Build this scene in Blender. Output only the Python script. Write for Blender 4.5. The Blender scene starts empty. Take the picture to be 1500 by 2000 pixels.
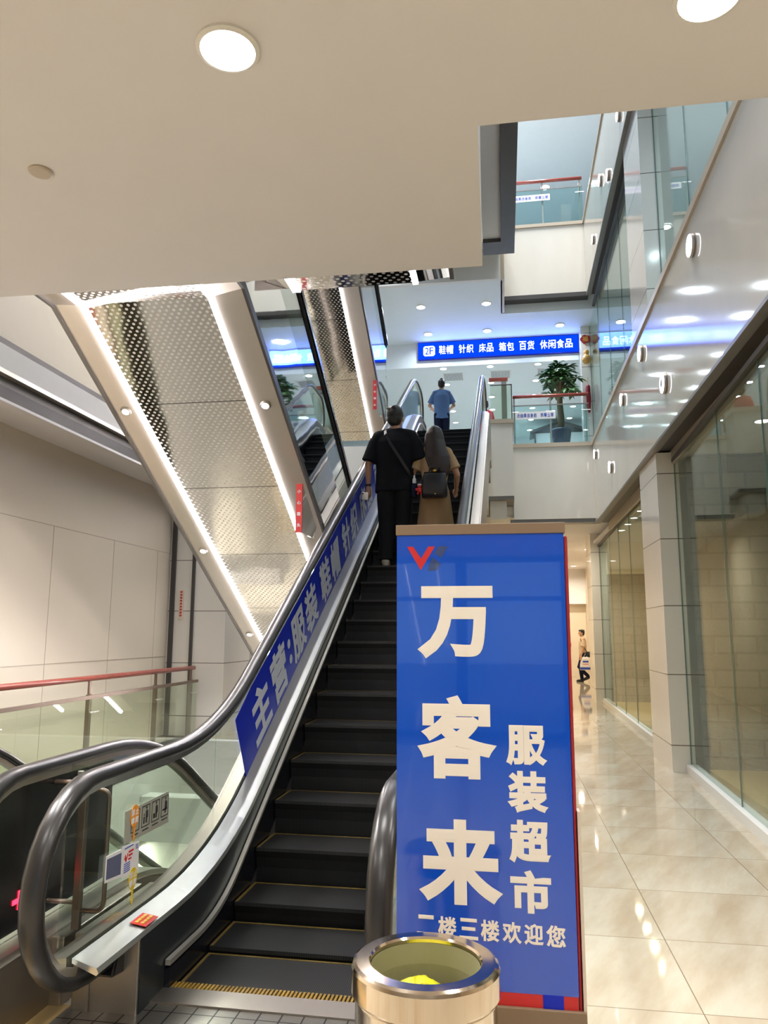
import bpy, bmesh, math, random
from mathutils import Vector, Matrix
random.seed(7)
SC = bpy.context.scene
COL = SC.collection
PI = math.pi

# ------------------------------------------------------------------ camera, world, exposure
F_PX = 1480.0
TILT = math.radians(9.0978); YAW = math.radians(8.9106); ROLL = math.radians(0.2)
fw = Vector((-math.sin(YAW)*math.cos(TILT), math.cos(YAW)*math.cos(TILT), math.sin(TILT)))
rt = Vector((math.cos(YAW), math.sin(YAW), 0)); up = rt.cross(fw)
rt, up = rt*math.cos(ROLL)+up*math.sin(ROLL), up*math.cos(ROLL)-rt*math.sin(ROLL)
cd = bpy.data.cameras.new('camera'); cam = bpy.data.objects.new('camera', cd); COL.objects.link(cam)
cd.sensor_fit = 'VERTICAL'; cd.sensor_height = 36.0; cd.lens = F_PX/2000*36.0
cd.clip_start = .05; cd.clip_end = 300
m = Matrix((rt, up, -fw)).transposed().to_4x4(); m.translation = Vector((0, 0, 1.7))
cam.matrix_world = m
SC.camera = cam
SC.view_settings.view_transform = 'Standard'; SC.view_settings.look = 'None'
SC.view_settings.gamma = 1; SC.view_settings.use_curve_mapping = False
SC.view_settings.exposure = 0.1
SC.cycles.use_denoising = True
SC.cycles.max_bounces = 10; SC.cycles.transparent_max_bounces = 24
SC.cycles.glossy_bounces = 6; SC.cycles.diffuse_bounces = 5
SC.cycles.sample_clamp_indirect = 6.0
SC.cycles.blur_glossy = .3; SC.cycles.caustics_reflective = False; SC.cycles.caustics_refractive = False
W = bpy.data.worlds.new('sky'); SC.world = W; W.use_nodes = True
bg = W.node_tree.nodes['Background']; bg.inputs[0].default_value = (.62, .80, 1.0, 1); bg.inputs[1].default_value = 1.0

def area_light(name, loc, size, power, color=(1, 1, 1), size_y=None, rot=(0, 0, 0), parent=None, shape='DISK', spread=160):
    l = bpy.data.lights.new(name, 'AREA'); l.energy = power; l.color = color; l.shape = shape; l.size = size
    if size_y: l.shape = 'RECTANGLE'; l.size_y = size_y
    l.spread = math.radians(spread)
    o = bpy.data.objects.new(name, l); COL.objects.link(o); o.location = loc; o.rotation_euler = rot
    if parent:
        o.parent = parent; o.matrix_parent_inverse = parent.matrix_basis.inverted()
    return o

# added fill lamp high above the open atrium, in place of unseen daylight
area_light('atrium_fill_light', (-.2, 13.0, 26), 7.0, 7500, (.97, .98, 1.0), size_y=8)

# ------------------------------------------------------------------ materials
def lin(r, g, b):
    f = lambda c: (c/255/12.92) if c/255 <= .04045 else ((c/255+.055)/1.055)**2.4
    return (f(r), f(g), f(b), 1)

class NT:
    def __init__(s, name):
        s.m = bpy.data.materials.new(name); s.m.use_nodes = True; s.t = s.m.node_tree
        s.t.nodes.clear(); s.out = s.t.nodes.new('ShaderNodeOutputMaterial')
    def n(s, typ, **kw):
        x = s.t.nodes.new('ShaderNode'+typ)
        for k, v in kw.items(): setattr(x, k, v)
        return x
    def l(s, a, b): s.t.links.new(a, b)
    def math(s, op, a, b=None, c=None):
        x = s.n('Math', operation=op)
        for i, v in enumerate((a, b, c)):
            if v is None: continue
            if isinstance(v, (int, float)): x.inputs[i].default_value = v
            else: s.l(v, x.inputs[i])
        return x.outputs[0]
    def mix(s, fac, a, b):
        x = s.n('Mix', data_type='RGBA')
        for sock, v in ((x.inputs[0], fac), (x.inputs[6], a), (x.inputs[7], b)):
            if isinstance(v, (int, float, tuple)): sock.default_value = v
            else: s.l(v, sock)
        return x.outputs[2]
    def obj(s):
        return s.n('TexCoord').outputs['Object']
    def sep(s, v):
        x = s.n('SeparateXYZ'); s.l(v, x.inputs[0]); return x.outputs
    def comb(s, a, b, c=0.0):
        x = s.n('CombineXYZ')
        for i, v in enumerate((a, b, c)):
            if isinstance(v, (int, float)): x.inputs[i].default_value = v
            else: s.l(v, x.inputs[i])
        return x.outputs[0]
    def noise(s, vec, scale, detail=3, rough=.5):
        x = s.n('TexNoise'); s.l(vec, x.inputs['Vector']); x.inputs['Scale'].default_value = scale
        x.inputs['Detail'].default_value = detail; x.inputs['Roughness'].default_value = rough
        return x.outputs[0]
    def ramp(s, fac, stops):
        x = s.n('ValToRGB'); s.l(fac, x.inputs[0]); e = x.color_ramp.elements
        while len(e) < len(stops): e.new(.5)
        for i, (p, c) in enumerate(stops): e[i].position = p; e[i].color = c
        return x.outputs[0]
    def bsdf(s, color, rough=.5, metal=0.0, spec=.5, coat=0.0, bump=None, bstr=.3, bdist=.01, emis=None, es=0, aniso=0):
        b = s.n('BsdfPrincipled')
        for k, v in (('Base Color', color), ('Roughness', rough), ('Metallic', metal), ('Specular IOR Level', spec), ('Coat Weight', coat)):
            if isinstance(v, (int, float, tuple)): b.inputs[k].default_value = v
            else: s.l(v, b.inputs[k])
        b.inputs['Coat Roughness'].default_value = .02
        if emis is not None:
            b.inputs['Emission Color'].default_value = emis; b.inputs['Emission Strength'].default_value = es
        if bump is not None:
            u = s.n('Bump'); u.inputs['Strength'].default_value = bstr; u.inputs['Distance'].default_value = bdist
            s.l(bump, u.inputs['Height']); s.l(u.outputs[0], b.inputs['Normal'])
        s.l(b.outputs[0], s.out.inputs[0])
        return s.m

def plain(name, col, rough=.5, metal=0.0, spec=.5, coat=0.0, var=.06, vs=6.0):
    t = NT(name); v = t.noise(t.obj(), vs)
    d = tuple(c*(1-var*2) for c in col[:3])+(1,)
    return t.bsdf(t.mix(v, d, tuple(min(1, c*(1+var)) for c in col[:3])+(1,)), rough, metal, spec, coat)

def emit(name, col, strength):
    t = NT(name); e = t.n('Emission'); e.inputs[0].default_value = col; e.inputs[1].default_value = strength
    t.l(e.outputs[0], t.out.inputs[0]); return t.m

def glass(name, tint=(.86, .93, .9, 1), base=.06, gain=.9):
    t = NT(name); lw = t.n('LayerWeight'); lw.inputs[0].default_value = .5
    fac = t.math('MULTIPLY_ADD', t.math('POWER', lw.outputs['Facing'], 4.0), gain, base)
    tr = t.n('BsdfTransparent'); tr.inputs[0].default_value = tint
    gl = t.n('BsdfGlossy'); gl.inputs['Roughness'].default_value = .0; gl.inputs[0].default_value = (.95, 1, .98, 1)
    mx = t.n('MixShader'); t.l(fac, mx.inputs[0]); t.l(tr.outputs[0], mx.inputs[1]); t.l(gl.outputs[0], mx.inputs[2])
    t.l(mx.outputs[0], t.out.inputs[0]); return t.m

def perforated(name, base, hole, rough=.09, pitch=.062, r=.3):
    t = NT(name); uv = t.n('TexCoord').outputs['UV']; x, y, _ = t.sep(uv)
    row = t.math('FLOOR', t.math('DIVIDE', y, pitch*.62))
    xs = t.math('ADD', t.math('DIVIDE', x, pitch), t.math('MULTIPLY', t.math('MODULO', row, 2.0), .5))
    fx = t.math('SUBTRACT', t.math('FRACT', xs), .5)
    fy = t.math('SUBTRACT', t.math('FRACT', t.math('DIVIDE', y, pitch*.62)), .5)
    d = t.math('SQRT', t.math('ADD', t.math('MULTIPLY', fx, fx), t.math('MULTIPLY', t.math('MULTIPLY', fy, fy), .4)))
    mask = t.math('LESS_THAN', d, r)
    seam = t.math('LESS_THAN', t.math('ABSOLUTE', t.math('SUBTRACT', t.math('FRACT', t.math('DIVIDE', y, 1.25)), .5)), .004)
    mask2 = t.math('MAXIMUM', mask, 0.0)
    wob = t.noise(uv, 1.3, 2)
    c = t.mix(seam, t.mix(mask2, base, hole), (.08, .07, .06, 1))
    rr = t.math('MULTIPLY_ADD', mask2, .35, rough)
    return t.bsdf(c, rr, 1.0, .5, bump=wob, bstr=.25, bdist=.02)

M = {}
M['ceiling'] = plain('ceiling_paint', lin(222, 219, 219), .7, var=.015, vs=3)
M['white'] = plain('white_paint', lin(228, 226, 220), .6, var=.015)
M['cool_white'] = plain('cool_white_paint', lin(226, 232, 234), .6, var=.015)
M['cream_wall'] = plain('cream_wall_panel', lin(228, 216, 196), .35, var=.02, vs=1.2)
def stone(name, c1, c2, rough, joint=None, jx=None):
    t = NT(name); o = t.obj(); x, y, z = t.sep(o)
    v = t.noise(t.comb(t.math('MULTIPLY', x, .8), t.math('MULTIPLY', y, .8), t.math('MULTIPLY', z, .35)), 1.6, 5, .6)
    c = t.mix(v, c1, c2)
    if joint:
        f = t.math('ABSOLUTE', t.math('SUBTRACT', t.math('FRACT', t.math('DIVIDE', t.math('ADD', z, joint[1]), joint[0])), .5))
        c = t.mix(t.math('LESS_THAN', f, .006/joint[0]), c, lin(120, 112, 100))
    return t.bsdf(c, rough, 0, .5)
M['fascia'] = stone('polished_cream_stone', lin(226, 220, 208), lin(208, 202, 190), .07)
M['column'] = stone('column_tile', lin(238, 234, 226), lin(226, 220, 210), .1, (.87, .11))
M['coping'] = plain('beige_coping', lin(186, 172, 152), .35, var=.03)
M['trim_dark'] = plain('charcoal_trim', lin(74, 70, 68), .4, .3, var=.05)
M['trim_grey'] = plain('grey_trim', lin(128, 124, 120), .4, .3, var=.05)
M['black'] = plain('black_board', lin(14, 14, 16), .25, var=.1)
M['steel'] = plain('brushed_steel', lin(228, 226, 222), .3, 1.0, var=.05, vs=2)
M['steel_rough'] = plain('satin_steel', lin(178, 170, 160), .38, 1.0, var=.06, vs=3)
M['mirror'] = None
t = NT('mirror_cladding'); M['mirror'] = t.bsdf((.72, .74, .75, 1), .03, 1.0, bump=t.noise(t.obj(), .9, 2), bstr=.12, bdist=.03)
M['bevel'] = plain('satin_champagne_panel', lin(222, 214, 202), .3, .6, var=.03, vs=1.5)
M['perf'] = perforated('perforated_mirror_plate', (.60, .56, .50, 1), (.82, .80, .77, 1), rough=.07, r=.22)
M['led'] = emit('led_strip_light', (1, .93, .97, 1), 22)
M['lamp'] = emit('downlight_diffuser', (1, .93, .80, 1), 14)
M['lamp_cool'] = emit('cool_downlight_diffuser', (.85, .95, 1, 1), 14)
M['disc_lamp'] = emit('round_lamp_face', (.93, .93, 1, 1), 7)
M['rubber'] = plain('handrail_rubber', lin(38, 36, 36), .3, 0, .5, var=.06, vs=2)
M['rubber_black'] = plain('black_handrail', lin(20, 21, 26), .2, 0, .6, var=.06)
M['dark_skirt'] = plain('dark_skirt_panel', lin(46, 50, 52), .3, .4, var=.06)
M['cap'] = plain('aluminium_cap', lin(225, 218, 205), .3, .8, var=.03)
M['glass'] = glass('clear_glass', (.90, .95, .92, 1), .05, .8)
M['glass_green'] = glass('greenish_glass', (.87, .92, .86, 1), .06, .7)
M['glass_shop'] = glass('shop_glass', (.88, .93, .91, 1), .04, .38)
M['glass_rail'] = glass('gallery_glass', (.80, .92, .92, 1), .03, .6)
M['glass_mirror'] = glass('reflective_balustrade_glass', (.45, .52, .53, 1), .32, .6)
M['glass_edge'] = plain('glass_edge', lin(96, 130, 122), .2, var=.02)
M['wood_red'] = plain('red_wood_rail', lin(150, 70, 58), .25, 0, .5, .2, var=.1, vs=9)
M['bronze'] = plain('bronze_steel', lin(132, 116, 104), .35, .8, var=.04)
def striped(name, col, dark, pitch, rough, metal, axis=0):
    t = NT(name); p = t.sep(t.obj())[axis]
    w = t.math('PINGPONG', t.math('DIVIDE', p, pitch), .5)
    s = t.math('GREATER_THAN', w, .25)
    return t.bsdf(t.mix(s, dark, col), rough, metal, .5)
M['tread'] = striped('black_grooved_tread', lin(62, 61, 60), lin(16, 16, 17), .0095, .4, .5)
M['riser'] = striped('black_grooved_riser', lin(26, 25, 25), lin(11, 11, 12), .0095, .45, .4)
M['yellow'] = plain('worn_yellow_edge_paint', lin(96, 78, 30), .5, var=.35, vs=30)
M['comb_yellow'] = plain('yellow_comb_paint', lin(150, 118, 44), .5, var=.3, vs=30)
def combplate(name):
    t = NT(name); x, y, z = t.sep(t.obj())
    gx = t.math('LESS_THAN', t.math('FRACT', t.math('DIVIDE', t.math('ADD', x, t.math('MULTIPLY', y, .0)), .1)), .07)
    fine = t.math('LESS_THAN', t.math('FRACT', t.math('DIVIDE', y, .011)), .35)
    gy = t.math('LESS_THAN', t.math('FRACT', t.math('DIVIDE', y, .13)), .05)
    c = t.mix(fine, lin(150, 146, 138), lin(105, 100, 94))
    c = t.mix(t.math('MAXIMUM', gx, gy), c, lin(40, 38, 36))
    return t.bsdf(c, .3, .85)
M['comb'] = combplate('ribbed_floor_plate')
def marble_floor():
    t = NT('cream_marble_tiles'); o = t.obj(); x, y, z = t.sep(o)
    tx = t.math('DIVIDE', x, .86); ty = t.math('DIVIDE', t.math('SUBTRACT', y, 3.93), .86)
    jx = t.math('ABSOLUTE', t.math('SUBTRACT', t.math('FRACT', t.math('ADD', tx, .5)), .5))
    jy = t.math('ABSOLUTE', t.math('SUBTRACT', t.math('FRACT', t.math('ADD', ty, .5)), .5))
    j = t.math('LESS_THAN', t.math('MINIMUM', jx, jy), .0032)
    seed = t.math('MULTIPLY_ADD', t.math('FLOOR', tx), 3.7, t.math('MULTIPLY', t.math('FLOOR', ty), 1.9))
    a = t.math('ADD', t.math('MULTIPLY', x, 2.6), t.math('MULTIPLY', y, -1.1))
    b = t.math('ADD', t.math('MULTIPLY', x, .35), t.math('MULTIPLY', y, .55))
    v = t.noise(t.comb(t.math('ADD', a, seed), b, seed), 1.1, 5, .62)
    fl = t.noise(t.comb(t.math('ADD', a, seed), b, 3.0), 4.5, 4, .6)
    c = t.ramp(v, [(.30, lin(170, 152, 127)), (.46, lin(186, 173, 150)), (.60, lin(197, 189, 170)), (.75, lin(178, 167, 148))])
    c = t.mix(t.math('MULTIPLY', fl, .35), c, lin(186, 173, 152))
    c = t.mix(j, c, lin(128, 112, 90))
    return t.bsdf(c, .05, 0, .5, bump=t.noise(o, .7, 1), bstr=.02, bdist=.02)
M['floor'] = marble_floor()
def brickwall():
    t = NT('rough_grey_stone_blocks'); o = t.obj(); x, y, z = t.sep(o)
    b = t.n('TexBrick'); t.l(t.comb(x, z), b.inputs['Vector'])
    b.inputs['Scale'].default_value = 1.0; b.inputs['Mortar Size'].default_value = .014
    b.inputs['Brick Width'].default_value = .52; b.inputs['Row Height'].default_value = .21
    b.inputs['Color1'].default_value = lin(112, 110, 104); b.inputs['Color2'].default_value = lin(72, 71, 68); b.inputs['Mortar'].default_value = lin(34, 32, 30)
    n = t.noise(o, 7, 5, .7)
    big = t.noise(t.comb(t.math('FLOOR', t.math('DIVIDE', x, .26)), t.math('FLOOR', t.math('DIVIDE', z, .21)), 2.0), .9, 2, .8)
    c = t.mix(t.math('MULTIPLY', n, .35), b.outputs[0], lin(60, 58, 54))
    c = t.mix(t.math('MULTIPLY', big, .5), c, lin(122, 119, 112))
    return t.bsdf(c, .8, 0, .2, bump=t.math('SUBTRACT', t.math('MULTIPLY', n, .6), b.outputs[1]), bstr=1.0, bdist=.04)
M['brick'] = brickwall()
M['tan'] = plain('tan_platform', lin(214, 184, 128), .35, var=.04, vs=2)
M['panel_blue'] = plain('blue_vinyl_film', lin(6, 36, 182), .35, 0, .3, .0, var=.03, vs=2)
M['sign_blue'] = plain('blue_acrylic_board', lin(8, 74, 190), .12, 0, .5, 1.0, var=.02, vs=2)
M['sign_cream'] = plain('cream_lettering', lin(236, 226, 212), .3, 0, .5, .6, var=.01)
M['letter_grey'] = plain('silver_white_lettering', lin(205, 208, 222), .4, var=.01)
M['red'] = plain('red_paint', lin(196, 34, 34), .4, var=.04)
M['red_dark'] = plain('dark_red_cloth', lin(150, 24, 36), .5, var=.08)
M['logo_dark'] = plain('dark_slate_logo', lin(52, 66, 112), .3, 0, .5, .6, var=.02)
M['brown'] = plain('brown_board', lin(126, 104, 80), .45, var=.03)
M['beige_frame'] = plain('beige_frame', lin(206, 190, 172), .4, var=.03)
M['yellow_paint'] = plain('yellow_paint', lin(232, 170, 48), .5, var=.03)
M['neon_blue'] = emit('lit_blue_sign_face', lin(6, 62, 255), 1.35)
M['neon_white'] = emit('lit_white_lettering', (.85, .95, 1, 1), 2.6)
M['led_red'] = emit('red_led_dots', (1, .02, .05, 1), 6)
M['shirt_black'] = plain('black_cotton', lin(17, 18, 24), .85, 0, .2, var=.1, vs=18)
M['trouser'] = plain('charcoal_cotton', lin(28, 28, 30), .85, 0, .2, var=.12, vs=14)
M['tan_cloth'] = plain('tan_cotton', lin(178, 150, 116), .8, 0, .2, var=.06, vs=9)
M['tan_skirt'] = plain('brown_tan_cotton', lin(152, 122, 90), .8, 0, .2, var=.06, vs=9)
M['blue_shirt'] = plain('blue_grey_cotton', lin(92, 122, 168), .85, 0, .2, var=.06, vs=12)
M['navy'] = plain('navy_trousers', lin(22, 28, 52), .85, 0, .2, var=.08)
M['red_shirt'] = plain('red_cotton', lin(206, 52, 60), .8, 0, .2, var=.06)
M['cream_shirt'] = plain('cream_patterned_cotton', lin(214, 190, 160), .85, 0, .2, var=.22, vs=30)
M['skin'] = plain('skin', lin(196, 150, 124), .55, 0, .4, var=.04, vs=10)
M['hair'] = plain('black_hair', lin(20, 17, 17), .45, 0, .5, var=.2, vs=40)
M['hair_brown'] = plain('dark_brown_hair', lin(44, 30, 26), .42, 0, .5, var=.25, vs=40)
M['shoe'] = plain('cream_shoe', lin(214, 204, 186), .6, var=.05)
M['shoe_dark'] = plain('dark_shoe', lin(30, 28, 28), .6, var=.05)
M['leather'] = plain('black_leather', lin(18, 18, 24), .35, 0, .5, var=.1)
M['leaf'] = plain('green_leaf', lin(58, 104, 46), .45, 0, .5, var=.28, vs=9)
M['bark'] = plain('tan_bark', lin(134, 116, 92), .8, var=.15, vs=14)
M['pot'] = plain('slate_blue_pot', lin(74, 78, 98), .4, var=.05)
M['gourd'] = plain('golden_gourd', lin(214, 164, 92), .35, var=.06)
M['bin'] = plain('polished_bin_steel', lin(214, 200, 182), .12, 1.0, var=.03)
M['bin_in'] = plain('bin_liner_grey', lin(150, 146, 112), .45, .3, var=.06)
M['bag_yellow'] = plain('yellow_green_plastic_bag', lin(198, 194, 24), .3, 0, .5, var=.15, vs=9)
M['sticker_grey'] = plain('grey_sticker', lin(160, 160, 148), .4, var=.02)
M['sticker_white'] = plain('white_sticker', lin(228, 226, 226), .4, var=.02)
M['sticker_slate'] = plain('slate_print', lin(96, 100, 126), .4, var=.05)
M['orange'] = plain('orange_sticker', lin(232, 152, 52), .4, var=.03)
M['sticker_yellow'] = plain('yellow_sticker', lin(226, 196, 40), .4, var=.03)
M['print_black'] = plain('black_print', lin(30, 30, 32), .5, var=.02)
M['print_red'] = plain('red_print', lin(196, 44, 44), .5, var=.02)
M['gold'] = plain('gold_print', lin(226, 180, 70), .4, var=.03)
M['print_blue'] = plain('blue_print', lin(40, 70, 170), .5, var=.02)
M['vent'] = plain('grey_vent_slat', lin(120, 126, 138), .4, var=.03)
M['green_wall'] = plain('green_paint', lin(78, 160, 108), .5, var=.03)
M['plastic_white'] = plain('white_plastic', lin(224, 222, 216), .4, var=.02)
M['gallery_grey'] = plain('pale_grey_band', lin(176, 174, 170), .5, var=.03)
M['gallery_cream'] = plain('cream_gallery_wall', lin(186, 176, 158), .6, var=.03)
M['marble_tan'] = stone('tan_marble_strip', lin(196, 168, 112), lin(166, 134, 84), .15)
M['acrylic'] = glass('clear_acrylic', (.93, .93, .93, 1), .12, .6)
M['street'] = plain('pavement', lin(150, 150, 150), .8, var=.1)
M['door_frame'] = plain('dark_door_frame', lin(32, 34, 40), .4, .4, var=.05)

# ------------------------------------------------------------------ mesh helpers
class MB:
    def __init__(s): s.v = []; s.f = []; s.uv = {}
    def add(s, vs, fs, uvs=None):
        b = len(s.v); s.v += [tuple(p) for p in vs]
        for i, f in enumerate(fs):
            if uvs: s.uv[len(s.f)] = [uvs[j] for j in f]
            s.f.append([b+j for j in f])
        return s
    def box(s, x0, x1, y0, y1, z0, z1):
        vs = [(x, y, z) for z in (z0, z1) for y in (y0, y1) for x in (x0, x1)]
        return s.add(vs, [(0, 2, 3, 1), (4, 5, 7, 6), (0, 1, 5, 4), (2, 6, 7, 3), (0, 4, 6, 2), (1, 3, 7, 5)])
    def extr(s, a, b):                       # two matching loops joined to a closed solid
        n = len(a)
        return s.add(list(a)+list(b), [tuple(range(n))[::-1], tuple(range(n, 2*n))]+[(i, (i+1) % n, n+(i+1) % n, n+i) for i in range(n)])
    def prism(s, poly, z0, z1): return s.extr([(x, y, z0) for x, y in poly], [(x, y, z1) for x, y in poly])
    def prism_x(s, poly, x0, x1): return s.extr([(x0, y, z) for y, z in poly], [(x1, y, z) for y, z in poly])
    def prism_y(s, poly, y0, y1): return s.extr([(x, y0, z) for x, z in poly], [(x, y1, z) for x, z in poly])
    def rings(s, rings, cap=True):
        n = len(rings[0]); vs = [p for r in rings for p in r]; fs = []
        for i in range(len(rings)-1):
            for j in range(n):
                fs.append((i*n+j, i*n+(j+1) % n, (i+1)*n+(j+1) % n, (i+1)*n+j))
        if cap: fs += [tuple(range(n))[::-1], tuple(range((len(rings)-1)*n, len(rings)*n))]
        return s.add(vs, fs)
    def sweep(s, path, prof):                # prof (x, dz) carried along path (y, z)
        return s.rings([[(x, y, z+dz) for x, dz in prof] for y, z in path])
    def sweepn(s, path, prof):               # prof (x, n) carried along path with the path's own normal
        R = []
        for i, (y, z) in enumerate(path):
            a = path[max(0, i-1)]; b = path[min(len(path)-1, i+1)]
            ty, tz = b[0]-a[0], b[1]-a[1]; L = math.hypot(ty, tz) or 1; ny, nz = -tz/L, ty/L
            R.append([(x, y+ny*n, z+nz*n) for x, n in prof])
        return s.rings(R)
    def tube(s, pts, r, seg=10):
        pts = [Vector(p) for p in pts]; R = []
        rr = r if isinstance(r, (list, tuple)) else [r]*len(pts)
        t0 = (pts[1]-pts[0]).normalized(); ref = Vector((0, 0, 1)) if abs(t0.z) < .9 else Vector((1, 0, 0))
        u = t0.cross(ref).normalized()
        for i, p in enumerate(pts):
            tg = (pts[min(i+1, len(pts)-1)]-pts[max(i-1, 0)]).normalized()
            u = (u-tg*u.dot(tg)).normalized(); w = tg.cross(u)
            R.append([tuple(p+(u*math.cos(2*PI*k/seg)+w*math.sin(2*PI*k/seg))*rr[i]) for k in range(seg)])
        return s.rings(R)
    def capsule(s, pts, rr, seg=12):         # tube with rounded ends
        pts = [Vector(p) for p in pts]; a = (pts[0]-pts[1]).normalized(); b = (pts[-1]-pts[-2]).normalized()
        P = [pts[0]+a*rr[0]*.95, pts[0]+a*rr[0]*.6]+pts+[pts[-1]+b*rr[-1]*.6, pts[-1]+b*rr[-1]*.95]
        R = [rr[0]*.3, rr[0]*.8]+list(rr)+[rr[-1]*.8, rr[-1]*.3]
        return s.tube(P, R, seg)
    def ell(s, c, r, seg=16, rot=None):
        R = []
        for i in range(1, seg//2):
            a = PI*i/(seg//2); ring = []
            for k in range(seg):
                p = Vector((r[0]*math.sin(a)*math.cos(2*PI*k/seg), r[1]*math.sin(a)*math.sin(2*PI*k/seg), -r[2]*math.cos(a)))
                if rot is not None: p = rot @ p
                ring.append(tuple(Vector(c)+p))
            R.append(ring)
        return s.rings(R)
    def lathe(s, prof, c, seg=40):           # solid where the profile reaches the axis, a closed ring where it does not
        P = list(prof)
        if P[0][0] > .02 and P[-1][0] > .02: P.append(P[0])
        R = [[(c[0]+r*math.cos(2*PI*k/seg), c[1]+r*math.sin(2*PI*k/seg), c[2]+z) for k in range(seg)] for r, z in P]
        n0 = len(s.f); s.rings(R, cap=False); b = len(s.v)-len(R)*seg
        if P[0][0] <= .02: s.f.append([b+k for k in range(seg)][::-1])
        if P[-1][0] <= .02: s.f.append([b+(len(R)-1)*seg+k for k in range(seg)])
        return s
    def oval(s, levels, seg=24):             # levels (cx, cy, z, rx, ry)
        return s.rings([[(cx+rx*math.cos(2*PI*k/seg), cy+ry*math.sin(2*PI*k/seg), z) for k in range(seg)] for cx, cy, z, rx, ry in levels])
    def cyl(s, a, b, r, seg=20): return s.tube([a, b], r, seg)
    def quad(s, p, uv=None): return s.add(p, [(0, 1, 2, 3)], uv)

def obj(name, mb, mat, parent=None, smooth=False, bevel=0, pinv=None, fix=True):
    me = bpy.data.meshes.new(name); bm = bmesh.new()
    vs = [bm.verts.new(p) for p in mb.v]; uvl = bm.loops.layers.uv.new('UVMap') if mb.uv else None
    for i, f in enumerate(mb.f):
        try: bf = bm.faces.new([vs[j] for j in f])
        except ValueError: continue
        if uvl and i in mb.uv:
            for lp, uvc in zip(bf.loops, mb.uv[i]): lp[uvl].uv = uvc
    if fix: bmesh.ops.recalc_face_normals(bm, faces=bm.faces)
    if smooth:
        for f in bm.faces: f.smooth = len(f.verts) <= 4
    bm.to_mesh(me); bm.free()
    if mat: me.materials.append(mat)
    o = bpy.data.objects.new(name, me); COL.objects.link(o)
    if bevel:
        b = o.modifiers.new('bevel', 'BEVEL'); b.width = bevel; b.segments = 2; b.limit_method = 'ANGLE'
    if parent is not None: put(o, parent, pinv)
    return o
def put(o, parent, pinv=None):
    o.parent = parent
    w = Matrix.Identity(4); p = parent
    if pinv is not None: o.matrix_parent_inverse = pinv; return
    if parent.get('_pinv'):
        o.matrix_parent_inverse = Matrix([parent['_pinv'][i*4:i*4+4] for i in range(4)]); return
    if parent.parent is None: o.matrix_parent_inverse = parent.matrix_basis.inverted()
def tag(o, label, cat, group=None):
    o['label'] = label; o['category'] = cat
    if group: o['group'] = group
    return o
def thing(name, label, cat, loc=(0, 0, 0), rz=0, group=None):
    o = bpy.data.objects.new(name, None); COL.objects.link(o); o.empty_display_size = .1
    o.location = loc; o.rotation_euler = (0, 0, rz)
    return tag(o, label, cat, group)
def struct(name, mb, mat, parent=None, **k):
    o = obj(name, mb, mat, parent, **k)
    if parent is None: o['kind'] = 'structure'
    return o
def dup(root, loc, label=None, rz=None, name=None):
    r = root.copy(); COL.objects.link(r); r.location = loc
    if rz is not None: r.rotation_euler = (0, 0, rz)
    if label: r['label'] = label
    for ch in list(root.children):
        c = ch.copy(); COL.objects.link(c); c.parent = r
        for g in list(ch.children):
            d = g.copy(); COL.objects.link(d); d.parent = c
    return r

def text_mb(s, o, u, v, size, bold=.03, depth=.003, n=None, center=True, fit=None, sx=1.0):
    """lettering as solid shapes: o origin (centre of the text box), u along the line, v up"""
    c = bpy.data.curves.new('lettering', 'FONT'); c.body = s; c.resolution_u = 5
    c.bevel_depth = bold; c.bevel_resolution = 0; c.extrude = .01
    t = bpy.data.objects.new('lettering', c); COL.objects.link(t)
    me = bpy.data.meshes.new_from_object(t.evaluated_get(bpy.context.evaluated_depsgraph_get()))
    bpy.data.objects.remove(t); bpy.data.curves.remove(c)
    xs = [p.co.x for p in me.vertices]; ys = [p.co.y for p in me.vertices]; zs = [p.co.z for p in me.vertices]
    x0, x1, y0, y1, z0, z1 = min(xs), max(xs), min(ys), max(ys), min(zs), max(zs)
    u = Vector(u).normalized(); v = Vector(v).normalized(); n = Vector(n) if n else u.cross(v); o = Vector(o)
    if fit: kx = fit[0]/(x1-x0); ky = fit[1]/(y1-y0)
    else: kx = size*sx; ky = size
    mb = MB()
    mb.add([tuple(o+u*((p.co.x-(x0+x1)/2)*kx)+v*((p.co.y-(y0+y1)/2)*ky)+n*((p.co.z-z0)/(z1-z0)*depth)) for p in me.vertices], [tuple(f.vertices) for f in me.polygons])
    bpy.data.meshes.remove(me)
    return mb
def letter_row(s, o, u, v, mat, parent, width, height, **k):
    n = len(s); w = width/n; u = Vector(u)
    for i, ch in enumerate(s):
        if ch != ' ': lettering('lettering', ch, Vector(o)+u*(w*(i+.5)-width/2), u, v, 1, mat, parent, fit=(w*.88, height), **k)
def lettering(name, s, o, u, v, size, mat, parent, **k):
    return obj(name, text_mb(s, o, u, v, size, **k), mat, parent, fix=False)

# ------------------------------------------------------------------ the setting
F2, F3 = 5.65, 10.95
XF = lambda y: 1.93+.0095*(y-5)          # line of the right-hand gallery front
def lined(y0, y1, a, b): return [(XF(y0)+a, y0), (XF(y0)+b, y0), (XF(y1)+b, y1), (XF(y1)+a, y1)]

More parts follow.
